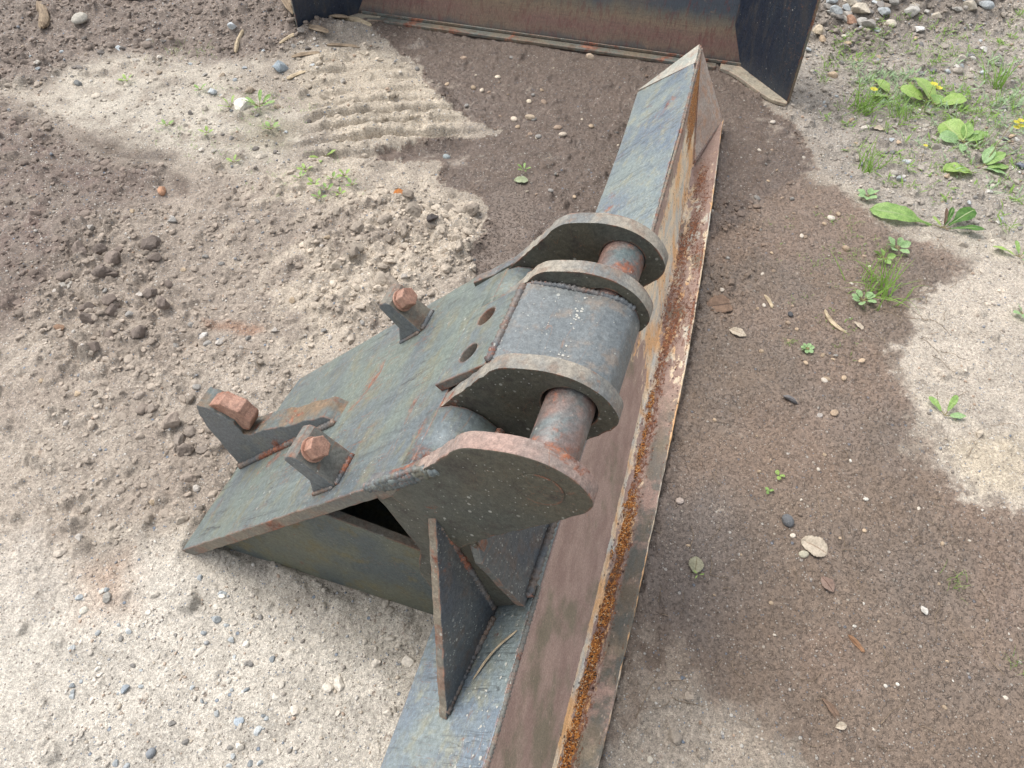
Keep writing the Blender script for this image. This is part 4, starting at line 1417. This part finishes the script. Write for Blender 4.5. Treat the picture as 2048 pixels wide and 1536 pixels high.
x, y, r_ = sample(11000, lambda x, y: np.clip(.08 + B_(rough, x, y) * .9 + .5 * B_(edge, x, y) - B_(smooth, x, y) - .35 * B_(mud, x, y), .0, 1), 3)
rad = (.0028 + .0045 * r_.rand(len(x)) + .010 * r_.rand(len(x)) ** 9) * (1 + .12 * y)
z = B_(Hh, x, y) + rad * .12
c, w = soil(x, y, r_.uniform(-1, 1, len(x)))
c = np.clip(c * r_.uniform(.85, 1.2, (len(x), 1)), 0, .8)
CB = [(rockv(ICO2[0], 300 + q, 9, .5, .85, .16, .75), ICO2[1]) for q in range(10)]
merged('loose_clods', CB, np.stack([x, y, z], -1), rad, r_.uniform(.6, 1, len(x)), np.concatenate([c, w[:, None]], -1), M_bits, False)
x, y, r_ = sample(9000, lambda x, y: np.clip(.35 + .5 * (bil(SD['pale_low'], x, y) > 0) + .4 * (bil(SD['gravel_right'], x, y) > 0) - .42 * B_(mud, x, y), .012, 1), 4)
rad = (.0014 + .0022 * r_.rand(len(x)) + .003 * r_.rand(len(x)) ** 6) * (1 + .16 * y)
z = B_(Hh, x, y) + rad * .25
pal = np.array([C_(215, 208, 196), C_(196, 180, 158), C_(170, 160, 150), C_(134, 146, 158), C_(110, 104, 100), C_(226, 222, 214), C_(180, 150, 126)]) * .75
c = pal[r_.randint(0, len(pal), len(x))] * r_.uniform(.8, 1.1, (len(x), 1))
c2, w2 = soil(x, y, np.zeros(len(x)))
mk = .35 + .6 * np.clip(w2[:, None] * 1.4, 0, 1)
c = c * (1 - mk) + c2 * mk * 1.15
GB = [(rockv(ICO1[0], 400 + q, 4, .75, 1.0, .05, .75), ICO1[1]) for q in range(8)]
merged('loose_gravel', GB, np.stack([x, y, z], -1), rad, r_.uniform(.6, 1, len(x)), np.concatenate([c, w2[:, None] * .5], -1), M_bits, True)


# ------------------------------------------------------------------ wood, twigs, dead leaves
def wood_mat(name, c1, c2, sc=1.0):
    b = NB(name)
    v = b.coord('Object', (2, 22 * sc, 22 * sc))
    n = b.noise(6, 5, .65, v, .3); n2 = b.noise(90, 3, .6, b.coord('Object'))
    col = b.ramp(n, [(.3, c1), (.55, c2), (.72, lum(*[min(1, q * 1.3) for q in c2[:3]]))])
    col = b.mix(1.0, col, b.ramp(n2, [(.3, .75), (.7, 1.2)]), 'MULTIPLY')
    return b.out(col, .85, b.bump(n, .7, .004), spec=.2)


M_wpale = wood_mat('bleached_wood', srgb(150, 132, 108, .7), srgb(206, 188, 158, .7))
M_wbrown = wood_mat('brown_wood', srgb(92, 68, 50, .8), srgb(156, 120, 92, .8))
M_wgrey = wood_mat('weathered_wood', srgb(110, 94, 78, .8), srgb(160, 142, 120, .8))


def splinter(px, py, ang, ln, wd, th_, mat, label, name='wood_chip', cat='wood chip', seed=0, lift=0.0, parts=False, bend=.1, place=None, group=None, tilt=0.0):
    """a split piece of wood: an irregular tapering bar, length along x"""
    r_ = random.Random(seed)
    n, k = 14, 8
    vv = []; ff = []
    ph = [r_.uniform(.75, 1.15) for _ in range(k)]
    for i in range(n + 1):
        t = i / n
        w = (1 - .35 * abs(2 * t - 1) ** 3) * (1 + .12 * math.sin(t * 9 + seed))
        if i in (0, n): w *= .55
        for q in range(k):
            a = q * 2 * math.pi / k + math.pi / k
            sq = 1 / max(abs(math.cos(a)), abs(math.sin(a))) ** .8
            vv.append(((t - .5) * ln + (r_.uniform(-.03, .03) * ln if i in (0, n) else 0), math.cos(a) * wd / 2 * w * ph[q] * sq + bend * ln * (math.sin(t * 3.1) - .6) * .5, math.sin(a) * th_ / 2 * w * ph[q] * sq))
    for i in range(n):
        for q in range(k):
            ff.append((i * k + q, i * k + (q + 1) % k, (i + 1) * k + (q + 1) % k, (i + 1) * k + q))
    ff.append(tuple(range(k - 1, -1, -1))); ff.append(tuple(n * k + q for q in range(k)))
    me = bpy.data.meshes.new(name); me.from_pydata(vv, [], ff); me.update()
    o = link(name, me, None, [mat])
    if place is None:
        x, y = G(px, py)
        o.location = (x, y, gh(x, y) + th_ * .35 + lift)
        o.rotation_euler = (r_.uniform(-.15, .15), tilt, ang)
    else:
        o.location, o.rotation_euler = place
    tag(o, label, cat, group)
    return o


def gang(p, q):      # ground direction between two photo places
    a, b = G(*p), G(*q)
    return math.atan2(b[1] - a[1], b[0] - a[0]), math.hypot(b[0] - a[0], b[1] - a[1])


def stick(p, q, wd, mat, label, th_=None, **kw):
    a, l = gang(p, q)
    return splinter((p[0] + q[0]) / 2, (p[1] + q[1]) / 2, a, l, wd, th_ or wd * .7, mat, label, **kw)


stick((1645, 622), (1688, 668), .014, M_wpale, 'crooked bleached stick with torn bark in the right mud', name='stick', cat='stick', seed=3, bend=-.25)
stick((1696, 1272), (1726, 1306), .012, M_wbrown, 'short brown split stick lying in the lower right mud', name='stick', cat='stick', seed=4, bend=.02)
stick((1530, 590), (1546, 616), .010, M_wpale, 'pale wood sliver right of the round brown leaf', seed=5)
stick((575, 162), (612, 146), .028, M_wpale, 'pale flat wood chip with frayed end beside the blue-grey stone', th_=.010, seed=6)
stick((88, 18), (94, 66), .045, M_wgrey, 'rotten grey wooden stump lying at the upper left', name='wooden_stump', cat='wood', seed=7, th_=.04)
stick((548, -30), (600, 46), .09, M_wgrey, 'broken weathered board leaning beside the left end of the blade', name='broken_board', cat='board', seed=8, th_=.03, lift=.04, tilt=.25)
stick((640, 52), (585, 40), .06, M_wgrey, 'shorter split board piece against the left end of the blade', name='broken_board', cat='board', seed=9, th_=.025, lift=.03, tilt=-.2)
stick((200, -14), (290, 4), .12, M_wbrown, 'rounded brown log end at the top edge of the picture', name='log', cat='log', seed=10, th_=.11, lift=.02)
for k, (p, q, w_) in enumerate([((640, 48), (700, 52), .03), ((560, 92), (600, 70), .02), ((610, 66), (660, 80), .03), ((690, 46), (745, 62), .025), ((585, 120), (640, 112), .02), ((470, 110), (490, 60), .015), ((655, 95), (720, 100), .02)]):
    stick(p, q, w_, [M_wgrey, M_wpale][k % 2], 'splintered wood scrap in the dirt at the left end of the blade', th_=.012, seed=20 + k, group='wood scraps at the blade end')
# straw resting on the beam's top plate
def on_top(u, s, h=.002):
    tr, tl = float(np.interp(u, STN, TRv)), float(np.interp(u, STN, TLv))
    v = tr + (tl - tr) * s; z = .300 + (.112 - .300) * s
    v -= h * S2; z += h * S2
    p = u * Uw + v * Vw
    return Vector((p[0], p[1], z))
pa, pb = on_top(.395, .34, .004), on_top(.475, .06, .005)
dq = (pb - pa)
splinter(0, 0, 0, dq.length, .0042, .003, M_wpale, 'thin pale straw lying on the painted beam below the small triangular plate', name='straw', cat='straw', seed=31, bend=.12,
         place=((pa + pb) / 2, dq.to_track_quat('X', 'Z').to_euler()))


def leaf_mesh(name, ln, wd, shape='oval', curl=.2, serr=0.0, waves=0.0, seed=0, nu=16, nv=8, keel=.15, petiole=0.0):
    r_ = random.Random(seed)
    V_ = np.zeros((nu + 1, nv + 1, 3))
    for i in range(nu + 1):
        t = i / nu
        if shape == 'oval': w = math.sin(math.pi * min(1, t * 1.02 + .0)) ** .75
        elif shape == 'round': w = math.sqrt(max(0, 1 - (2 * t - 1) ** 2)) * 1.05
        elif shape == 'lance': w = (t ** .8) * (1 - t) ** .45 * 1.9
        elif shape == 'dock': w = (.18 + .82 * sstep(.15, .6, t)) * math.sqrt(max(0, 1 - max(0, (t - .7) / .3) ** 2))
        else: w = math.sin(math.pi * t)
        w = float(w) * (1 + serr * (1 if i % 2 else -1)) + .004
        for j in range(nv + 1):
            s_ = j / nv * 2 - 1
            x = t * ln; yv = s_ * w * wd / 2
            if shape == 'round' and t < .25: x += abs(s_) * -.18 * ln * (1 - t / .25)
            z_ = curl * ln * (-(t - .35) ** 2) + keel * abs(s_) * w * wd / 2 + waves * ln * math.sin(t * 16 + s_ * 2 + seed) * abs(s_) * .5
            z_ += .012 * ln * math.sin(s_ * 5 + t * 9 + seed)
            V_[i, j] = (x, yv, z_)
    V_[:, :, 0] += petiole
    me = np_mesh(name, V_.reshape(-1, 3), grid_faces(nu + 1, nv + 1), True)
    me['petiole'] = petiole
    set_color(me, 'mid', np.repeat(np.abs(np.linspace(-1, 1, nv + 1))[None, :, None], nu + 1, 0).repeat(4, 2).reshape(-1, 4))
    return me


def leaf_mat(name, c1, c2, vein, spec=.4, dead=False, tl=.35):
    b = NB(name)
    v = b.coord('Object'); at = b.attr('mid')
    oi = b.n.new('ShaderNodeObjectInfo')
    n = b.noise(45, 4, .6, v); n2 = b.noise(220, 3, .6, v)
    col = b.mix(b.step(n, .38, .62), c1, c2)
    col = b.mix(b.math('MULTIPLY', oi.outputs['Random'], .35), col, c2)
    col = b.mix(b.step(at.outputs['Fac'], .10, .03), col, vein)
    col = b.mix(1.0, col, b.ramp(n2, [(.3, .75), (.7, 1.22)]), 'MULTIPLY')
    m = b.out(col, .8 if dead else .48, b.bump(n2, .4, .0015), spec=spec)
    tr = b.n.new('ShaderNodeBsdfTranslucent'); b.t.links.new(col, tr.inputs['Color'])
    ms = b.n.new('ShaderNodeMixShader'); ms.inputs[0].default_value = tl
    b.t.links.new(b.b.outputs[0], ms.inputs[1]); b.t.links.new(tr.outputs[0], ms.inputs[2])
    b.t.links.new(ms.outputs[0], b.n['Material Output'].inputs['Surface'])
    return m


M_lf_y = leaf_mat('yellow_green_leaf', srgb(152, 186, 96, .85), srgb(172, 200, 114, .85), srgb(186, 204, 130, .8))
M_lf_g = leaf_mat('green_leaf', srgb(130, 166, 92, .9), srgb(152, 184, 106, .9), srgb(160, 186, 120, .8))
M_lf_d = leaf_mat('deep_green_leaf', srgb(74, 116, 50, .8), srgb(96, 138, 62, .8), srgb(176, 190, 140, .8))
M_lf_b = leaf_mat('bluish_green_leaf', srgb(146, 180, 122, .9), srgb(160, 192, 136, .9), srgb(170, 196, 150, .8))
M_grass = leaf_mat('grass_blade', srgb(136, 172, 76, .9), srgb(164, 192, 100, .9), srgb(140, 176, 80, .8))
M_fl = leaf_mat('yellow_petal', srgb(226, 214, 60, .8), srgb(238, 228, 90, .8), srgb(230, 220, 80, .8))
M_dead1 = leaf_mat('dead_pale_leaf', srgb(186, 172, 152, .75), srgb(206, 192, 172, .75), srgb(170, 150, 130, .75), .2, True, .1)
M_dead2 = leaf_mat('dead_brown_leaf', srgb(112, 92, 78, .8), srgb(140, 116, 98, .8), srgb(90, 74, 64, .8), .25, True, .1)
M_dead3 = leaf_mat('dead_orange_leaf', srgb(198, 120, 52, .8), srgb(170, 122, 84, .8), srgb(150, 100, 60, .8), .25, True, .1)
M_stem = leaf_mat('stem', srgb(128, 140, 84, .8), srgb(140, 120, 84, .8), srgb(140, 130, 90, .8), .3, False, .05)


def dead_leaf(px, py, w, asp, rz, mat, label, shape='oval', seed=0, curl=.25):
    x, y = G(px, py); s_ = pscale(x, y)
    me = leaf_mesh('dead_leaf', w * s_, w * s_ * asp, shape, curl, .05, .05, seed)
    o = link('dead_leaf', me, None, [mat])
    o.location = (x - math.cos(rz) * w * s_ * .5, y - math.sin(rz) * w * s_ * .5, gh(x, y) + .006)
    o.rotation_euler = (.05, -.03, rz)
    md = o.modifiers.new('solid', 'SOLIDIFY'); md.thickness = .0008
    tag(o, label, 'dead leaf')
    # petiole
    return o


dead_leaf(1444, 610, 48, .95, .2, M_dead2, 'round grey-brown dead leaf right of the beam lip', 'round', 1)
dead_leaf(1475, 667, 36, .6, -.5, M_dead1, 'small tan dead leaf below the round brown leaf', 'oval', 2)
dead_leaf(1390, 1134, 40, .75, 1.3, leaf_mat('dead_greenish_leaf', srgb(166, 164, 136, .8), srgb(186, 182, 156, .8), srgb(150, 140, 110, .8), .2, True), 'grey-green folded leaf in the mud beside the lower beam lip', 'oval', 3, .4)
dead_leaf(1630, 1098, 46, .9, -.6, M_dead1, 'pale round spotted leaf in the lower right mud', 'round', 4)
dead_leaf(1653, 1172, 36, .7, -1.1, leaf_mat('dead_pinkish_leaf', srgb(156, 132, 118, .8), srgb(172, 148, 134, .8), srgb(110, 84, 70, .8), .2, True), 'pinkish brown oval leaf below the pale round leaf', 'oval', 5)
dead_leaf(1660, 1422, 52, .34, -1.0, M_dead2, 'shrivelled dark leaf twisted in the bottom right mud', 'lance', 6, .8)
dead_leaf(1680, 1455, 26, .6, .2, M_dead1, 'crumpled pale leaf scrap under the shrivelled dark leaf', 'oval', 7, .6)
dead_leaf(1847, 1222, 20, .7, 1.8, leaf_mat('bleached_scrap', srgb(220, 214, 204, .8), srgb(230, 226, 218, .8), srgb(220, 214, 204, .8), .2, True), 'tiny white torn leaf scrap in the right mud', 'oval', 8, .3)
dead_leaf(800, 396, 24, .8, .3, M_dead3, 'small orange leaf piece on the pale rough dirt', 'oval', 9, .3)
dead_leaf(1755, 262, 26, .6, -.3, M_dead1, 'cream dead leaf among the weeds left of the broad leaves', 'oval', 10, .3)
dead_leaf(1715, 655, 24, .5, -1.0, M_dead1, 'pale leaf scrap right of the crooked bleached stick', 'lance', 11, .3)


# twigs and rootlets: thin bent threads, nobody could count them
def threads(name, items, mat, rad=.0009):
    V_ = []; F_ = []
    off = 0
    for pts in items:
        n = len(pts)
        for i, p in enumerate(pts):
            d = pts[min(i + 1, n - 1)] - pts[max(i - 1, 0)]
            s_ = Vector((-d.y, d.x, 0)).normalized(); t = Vector((0, 0, 1))
            r = rad * (1 - .6 * i / n)
            for q in range(3):
                a = q * 2.094
                V_.append(tuple(p + (s_ * math.cos(a) + t * math.sin(a)) * r))
        for i in range(n - 1):
            for q in range(3):
                F_.append((off + i * 3 + q, off + i * 3 + (q + 1) % 3, off + (i + 1) * 3 + (q + 1) % 3, off + (i + 1) * 3 + q))
        off += n * 3
    me = np_mesh(name, V_, F_, True)
    o = link(name, me, None, [mat])
    return o


def thread(px, py, ln, seed, a=None, wig=.35):
    r_ = random.Random(seed)
    x, y = G(px, py); a = r_.uniform(0, 6.28) if a is None else a
    pts = []
    for i in range(9):
        pts.append(Vector((x, y, gh(x, y) + .0025 + .004 * math.sin(i * .7) * r_.random())))
        a += r_.uniform(-wig, wig); x += math.cos(a) * ln / 8; y += math.sin(a) * ln / 8
    return pts


R_ = random.Random(77)
it = [thread(*q) for q in [(1270, 1440, .16, 1), (1340, 1400, .08, 2), (1380, 1110, .07, 3), (1420, 1150, .06, 4), (1880, 1200, .10, 5), (1960, 1180, .1, 6), (2010, 1350, .12, 7), (1700, 720, .06, 8), (1800, 640, .12, 9), (1820, 610, .1, 10), (1850, 620, .12, 11), (1780, 600, .08, 12), (1640, 1040, .06, 13), (1760, 1450, .07, 14)]]
it += [thread(R_.uniform(1650, 1900), R_.uniform(560, 720), R_.uniform(.03, .09), 100 + q) for q in range(34)]
it += [thread(R_.uniform(1300, 2040), R_.uniform(450, 1500), R_.uniform(.02, .05), 200 + q) for q in range(60)]
it += [thread(R_.uniform(0, 900), R_.uniform(60, 1000), R_.uniform(.02, .05), 300 + q) for q in range(50)]
tag(threads('twigs', it, M_wgrey), kind='stuff')

# ------------------------------------------------------------------ weeds
def blade_mesh(ln, wd, bend, seed):
    n = 7
    V_ = []
    for i in range(n + 1):
        t = i / n
        w = wd * (1 - t) ** .7 * .5 + .0002
        x = ln * (math.sin(bend * t) / bend if bend else t) ; z = ln * t * math.cos(bend * t * .8)
        x = ln * .5 * bend * t * t
        V_ += [(x, -w, z * (1 - .12 * bend * t)), (x, w, z * (1 - .12 * bend * t))]
    return np_mesh('blade', V_, [(2 * i, 2 * i + 1, 2 * i + 3, 2 * i + 2) for i in range(n)], True)


BLADES = [blade_mesh(1, .028, b_, 1) for b_ in (.3, .7, 1.1, 1.6)]
for m_ in BLADES: m_.materials.append(M_grass)


def tuft(px, py, n, h, lean, label, seed, spread=.03, mat=None, group=None, name='grass_tuft'):
    r_ = random.Random(seed)
    x, y = G(px, py)
    t = empty(name, (x, y, gh(x, y)))
    tag(t, label, 'grass', group)
    for k in range(n):
        o = bpy.data.objects.new('blade', r_.choice(BLADES)); COL.objects.link(o); o.parent = t
        s_ = h * r_.uniform(.55, 1.1)
        o.scale = (s_, s_ * 1.0, s_)
        o.location = (r_.gauss(0, spread * .5), r_.gauss(0, spread * .5), -.003)
        o.rotation_euler = (r_.gauss(0, .35), r_.gauss(.25, .4), lean + r_.gauss(0, 1.3))
    return t


def leafy(px, py, leaves, label, cat='weed', name='weed', group=None, lift=0.0, rest=None):
    """leaves: list of (bearing, petiole px, length px, aspect, shape, material, pitch)"""
    x, y = G(px, py); s_ = pscale(x, y); z0 = gh(x, y)
    t = empty(name, (x, y, z0)); tag(t, label, cat, group)
    for k, (be, pet, ln, asp, shp, mat, pit) in enumerate(leaves):
        me = leaf_mesh('leaf', ln * s_, ln * s_ * asp, shp, random.uniform(.1, .35), .04 if shp in ('lance', 'dock') else .015, .03, random.randrange(99), 14, 8, random.uniform(.05, .25), pet * s_)
        o = link('leaf', me, t, [mat])
        o.rotation_euler = (random.gauss(0, .3), -pit * random.uniform(.7, 1.5), be)
        o.location = (0, 0, .006 + lift)
        if pet > 3:
            # petiole as a thin tube
            n = 6; V_ = []; F_ = []
            for i in range(n + 1):
                a = i / n
                for q in range(4):
                    w = q * math.pi / 2
                    V_.append((a * pet * s_ * 1.05, math.cos(w) * .0013, math.sin(w) * .0013))
            F_ = [(i * 4 + q, i * 4 + (q + 1) % 4, (i + 1) * 4 + (q + 1) % 4, (i + 1) * 4 + q) for i in range(n) for q in range(4)]
            link('petiole', np_mesh('petiole', V_, F_), o, [M_stem])
    return t


def flowerhead(parent, loc_, r, n=7):
    """ring of small petals"""
    V_ = []; F_ = []
    for k in range(n):
        a = k * 2 * math.pi / n
        for rr, w in ((.15, .15), (.6, .42), (1.0, .15)):
            for s_ in (-1, 1):
                V_.append((loc_[0] + r * (rr * math.cos(a) - s_ * w * math.sin(a)), loc_[1] + r * (rr * math.sin(a) + s_ * w * math.cos(a)), loc_[2] + r * .25 * rr))
        b = k * 6
        F_ += [(b, b + 1, b + 3, b + 2), (b + 2, b + 3, b + 5, b + 4)]
    return link('flower', np_mesh('flower', V_, F_, False), parent, [M_fl])


ra = lambda n, a0=0: [a0 + k * 2 * math.pi / n + random.uniform(-.3, .3) for k in range(n)]
leafy(1868, 215, [(1.9, 20, 56, .95, 'round', M_lf_y, .25), (2.7, 34, 42, .8, 'round', M_lf_y, .3), (.1, 20, 40, .85, 'round', M_lf_y, .2), (1.2, 6, 30, .8, 'round', M_lf_g, .2)], 'largest cluster of broad round yellow-green leaves at upper right', 'weed', 'broadleaf_weed')
leafy(1782, 200, [(1.9, 22, 36, .85, 'round', M_lf_y, .3), (3.2, 8, 36, .8, 'round', M_lf_y, .2)], 'two small round yellow-green leaves left of the big leaf cluster', 'weed', 'broadleaf_weed')
leafy(1925, 290, [(2.0, 12, 52, .9, 'round', M_lf_y, .2), (2.9, 16, 34, .8, 'round', M_lf_b, .15), (.4, 8, 50, .6, 'oval', M_lf_g, .3), (5.4, 8, 30, .5, 'oval', M_lf_b, .1), (4.2, 8, 34, .5, 'oval', M_lf_b, .1), (1.2, 8, 40, .6, 'oval', M_lf_g, .4)], 'leafy weed with one large notched leaf below the broad cluster', 'weed', 'broadleaf_weed')
leafy(1945, 350, [(3.0, 10, 50, .9, 'round', M_lf_y, .15)], 'single large flat yellow-green leaf near the right edge', 'weed', 'broadleaf_weed')
pE = leafy(1962, 340, [(.5, 8, 50, .5, 'oval', M_lf_g, .3), (-.2, 8, 46, .45, 'oval', M_lf_g, .2), (1.0, 8, 46, .5, 'oval', M_lf_b, .4), (-.7, 6, 40, .45, 'oval', M_lf_b, .1)], 'tall weed with yellow flower head at the right edge', 'weed', 'flowering_weed')
leafy(1884, 462, [(2.72, 22, 120, .34, 'dock', M_lf_g, .08), (.45, 12, 62, .5, 'dock', M_lf_d, .28), (-.25, 12, 60, .38, 'dock', M_lf_d, .2), (1.4, 6, 34, .3, 'lance', M_dead2, .6), (1.0, 6, 44, .3, 'lance', M_lf_d, .7), (2.2, 6, 26, .3, 'lance', M_lf_y, .4)], 'rosette with one long toothed dark green leaf reaching left', 'weed', 'dock_weed')
leafy(1734, 395, [(a, 5, 19, .7, 'oval', M_lf_b, .35) for a in ra(6)], 'small rounded seedling left of the long toothed leaf', 'seedling', 'seedling')
leafy(1792, 500, [(a, 7, 22, .7, 'oval', M_lf_b, .35) for a in ra(6)], 'pale green leafy seedling above the grass tuft', 'seedling', 'seedling')
leafy(1765, 520, [(a, 6, 18, .7, 'oval', M_lf_g, .3) for a in ra(5)], 'tiny leafy sprout between seedling and grass tuft', 'seedling', 'seedling')
leafy(1722, 608, [(a, 10, 16, .8, 'round', M_lf_b, .3) for a in ra(7)], 'lobed green seedling at the foot of the grass tuft', 'seedling', 'seedling')
leafy(1885, 838, [(2.0, 10, 38, .4, 'lance', M_lf_g, .2), (.9, 10, 40, .38, 'lance', M_lf_g, .35), (-.1, 8, 32, .45, 'oval', M_lf_b, .1)], 'lone three-leaved sprout on the pale ground at the right', 'seedling', 'seedling')
leafy(2035, 520, [(2.6, 8, 44, .35, 'lance', M_lf_y, .2), (.6, 8, 50, .35, 'lance', M_lf_g, .3), (-1.2, 6, 36, .3, 'lance', M_lf_b, .1), (1.6, 6, 30, .35, 'lance', M_lf_g, .4)], 'narrow-leaved weed at the right edge beside the pale ground', 'weed', 'weed')
leafy(1556, 955, [(a, 3, 9, .85, 'round', M_lf_y, .2) for a in ra(3)], 'bright clover sprout alone in the right mud', 'seedling', 'clover_sprout')
leafy(1536, 986, [(a, 2, 8, .8, 'round', M_lf_g, .2) for a in ra(3)], 'tiny green sprout below the bright clover sprout', 'seedling', 'clover_sprout')
leafy(1614, 700, [(a, 4, 10, .8, 'round', M_lf_b, .2) for a in ra(7)], 'little seedling with round leaves in the mud below the bleached stick', 'seedling', 'seedling')
leafy(2040, 632, [(a, 4, 20, .7, 'oval', M_lf_b, .2) for a in ra(4)], 'small sprout at the right edge of the pale ground', 'seedling', 'seedling')
leafy(1048, 345, [(a, 3, 14, .4, 'lance', M_lf_g, .5) for a in ra(5)], 'small sprout in the mud left of the beam', 'seedling', 'seedling')
dead_leaf(1044, 364, 24, .8, 0, leaf_mat('torn_pale_green_leaf', srgb(170, 180, 140, .8), srgb(186, 194, 160, .8), srgb(190, 200, 160, .8), .2), 'torn pale green leaf in the mud below the small sprout', 'round', 15, .2)['category'] = 'leaf'
leafy(1394, 1155, [(a, 2, 10, .3, 'lance', M_lf_y, .3) for a in ra(3)], 'tiny sprout beside the grey-green folded leaf', 'seedling', 'seedling')
leafy(520, 216, [(a, 10, 26, .35, 'lance', M_lf_g, .45) for a in ra(8)], 'thin green weed right of the white rough stone', 'weed', 'weed')
leafy(462, 214, [(a, 8, 18, .35, 'lance', M_lf_y, .45) for a in ra(5)], 'thin green weed left of the white rough stone', 'weed', 'weed')
leafy(543, 262, [(a, 6, 16, .5, 'oval', M_lf_g, .5) for a in ra(6)], 'small upright sprout below the white rough stone', 'seedling', 'seedling')
leafy(645, 312, [(a, 10, 22, .4, 'oval', M_lf_y, .5) for a in ra(5)], 'slender weed in the dirt beside the track marks', 'weed', 'weed')
for k, (px, py) in enumerate([(600, 360), (630, 375), (655, 385), (680, 390), (705, 372), (612, 345), (665, 360), (690, 352), (640, 400), (468, 325), (335, 255), (415, 270), (400, 180), (255, 165), (1535, 985), (1905, 1120)]):
    leafy(px, py, [(a, 4, 14, .45, 'oval', [M_lf_g, M_lf_y][k % 2], .45) for a in ra(4, k)], 'tiny pale green sprout in the dry dirt', 'seedling', 'seedling', group='tiny sprouts in the dirt') if px < 1500 else None
tuft(1752, 590, 60, .15, .6, 'dense bright grass tuft between mud and pale ground', 1, .06)
tuft(1798, 240, 44, .12, 1.4, 'grass tuft under the big broad-leaf cluster', 2, .04)
tuft(1715, 225, 50, .16, 1.2, 'grass tuft left of the two small round leaves', 3, .05)
tuft(1995, 175, 30, .18, 1.8, 'loose bluish grass tuft at the upper right', 4, .03)
tuft(1735, 345, 26, .16, 1.0, 'thin grass tuft above the small rounded seedling', 5, .03)
tuft(2000, 210, 20, .09, .6, 'low grass tuft near the right edge above the flower', 6, .05)
tuft(1915, 1165, 20, .05, .8, 'sparse dull grass sprig in the lower right mud', 7, .03)
tuft(2040, 1330, 14, .05, 2.4, 'small grass sprig at the right edge of the mud', 8, .02)
tuft(350, 105, 40, .05, .3, 'low green grass patch on the dark dirt at the upper left', 9, .10)
tuft(412, 108, 22, .05, .3, 'small grass patch right of the larger one at the upper left', 10, .06)
tuft(1575, 690, 10, .04, .5, 'few short grass blades in the mud below the tan leaf', 11, .015)
tuft(1740, 20, 14, .10, .5, 'grass blades between the rubble rocks', 12, .10)
tuft(1950, 290, 30, .10, 2.0, 'grass behind the leafy weed near the right edge', 13, .08)
# stems with yellow flowers
for px, py, dx, dy, h, lab in [(1745, 235, -.02, .03, .09, 'pale yellow flower left of the round-leaf cluster'), (1838, 232, .02, .03, .10, 'double yellow flower in front of the big leaf cluster'), (1842, 325, .0, .02, .05, 'tiny yellow flower above the long toothed leaf')]:
    x, y = G(px, py); t = empty('yellow_flower', (x, y, gh(x, y))); tag(t, lab, 'flower')
    st_ = threads('stem', [[Vector((dx * q / 5, dy * q / 5, h * q / 5)) for q in range(6)]], M_stem, .0015); st_.parent = t
    flowerhead(t, (dx, dy, h), .014 if 'tiny' not in lab else .008)
    if 'double' in lab: flowerhead(t, (dx + .018, dy - .008, h - .01), .013)
st_ = threads('stem', [[Vector((.03 * q, .035 * q, .028 * q)) for q in range(6)]], M_stem, .002); st_.parent = pE
for q in range(4): flowerhead(pE, (.10 + .012 * (q % 2), .085 + .012 * (q // 2), .10 + .006 * q), .011)


# low feathery ground cover on the gravelly right side and thin moss on the left
def cover(name, poly, n, seed, h=(.008, .03), mat=M_grass):
    r_ = random.Random(seed)
    xs_ = [p[0] for p in poly]; ys_ = [p[1] for p in poly]
    V_ = []; F_ = []
    k = 0
    while k < n:
        px, py = r_.uniform(min(xs_), max(xs_)), r_.uniform(min(ys_), max(ys_))
        c = False
        for (ax, ay), (bx, by) in zip(poly, poly[1:] + poly[:1]):
            if (ay > py) != (by > py) and px < (bx - ax) * (py - ay) / (by - ay) + ax: c = not c
        if not c: continue
        x, y = G(px, py)
        if fbm(np.array([x * 4.0]), np.array([y * 4.0]), 2, seed)[0] < .05: 
            if r_.random() < .8: continue
        k += 1
        z = gh(x, y)
        for q in range(r_.randint(4, 8)):
            a = r_.uniform(0, 6.28); l = r_.uniform(*h); tilt_ = r_.uniform(.2, 1.2)
            dx, dy, dz = math.cos(a) * math.cos(tilt_), math.sin(a) * math.cos(tilt_), math.sin(tilt_)
            w = l * r_.uniform(.03, .10)
            ox, oy = x + r_.gauss(0, .008), y + r_.gauss(0, .008)
            b = len(V_)
            V_ += [(ox, oy, z), (ox + dx * l * .5 - dy * w, oy + dy * l * .5 + dx * w, z + dz * l * .6), (ox + dx * l * .5 + dy * w, oy + dy * l * .5 - dx * w, z + dz * l * .6), (ox + dx * l, oy + dy * l, z + dz * l * .8)]
            F_ += [(b, b + 2, b + 1), (b + 1, b + 2, b + 3)]
    me = np_mesh(name, V_, F_, False)
    tag(link(name, me, None, [mat]), kind='stuff')


cover('low_weeds', [(1640, 60), (2048, 40), (2048, 480), (1900, 420), (1760, 360), (1640, 260)], 420, 5, (.012, .050), M_grass)
cover('low_weeds', [(1690, 130), (2048, 120), (2048, 420), (1800, 300)], 230, 8, (.015, .055), M_lf_b)
cover('sparse_moss', [(420, 170), (620, 190), (760, 400), (560, 420), (300, 280)], 130, 6, (.006, .018), M_lf_g)
cover('sparse_moss', [(1480, 440), (1700, 420), (1820, 520), (1700, 720), (1560, 600)], 80, 9, (.006, .018), M_grass)

print('triangles', sum(sum(len(p.vertices) - 2 for p in m.polygons) if len(m.polygons) < 5000 else len(m.polygons) * (len(m.polygons[0].vertices) - 2) for m in bpy.data.meshes), 'objects', len(bpy.data.objects))
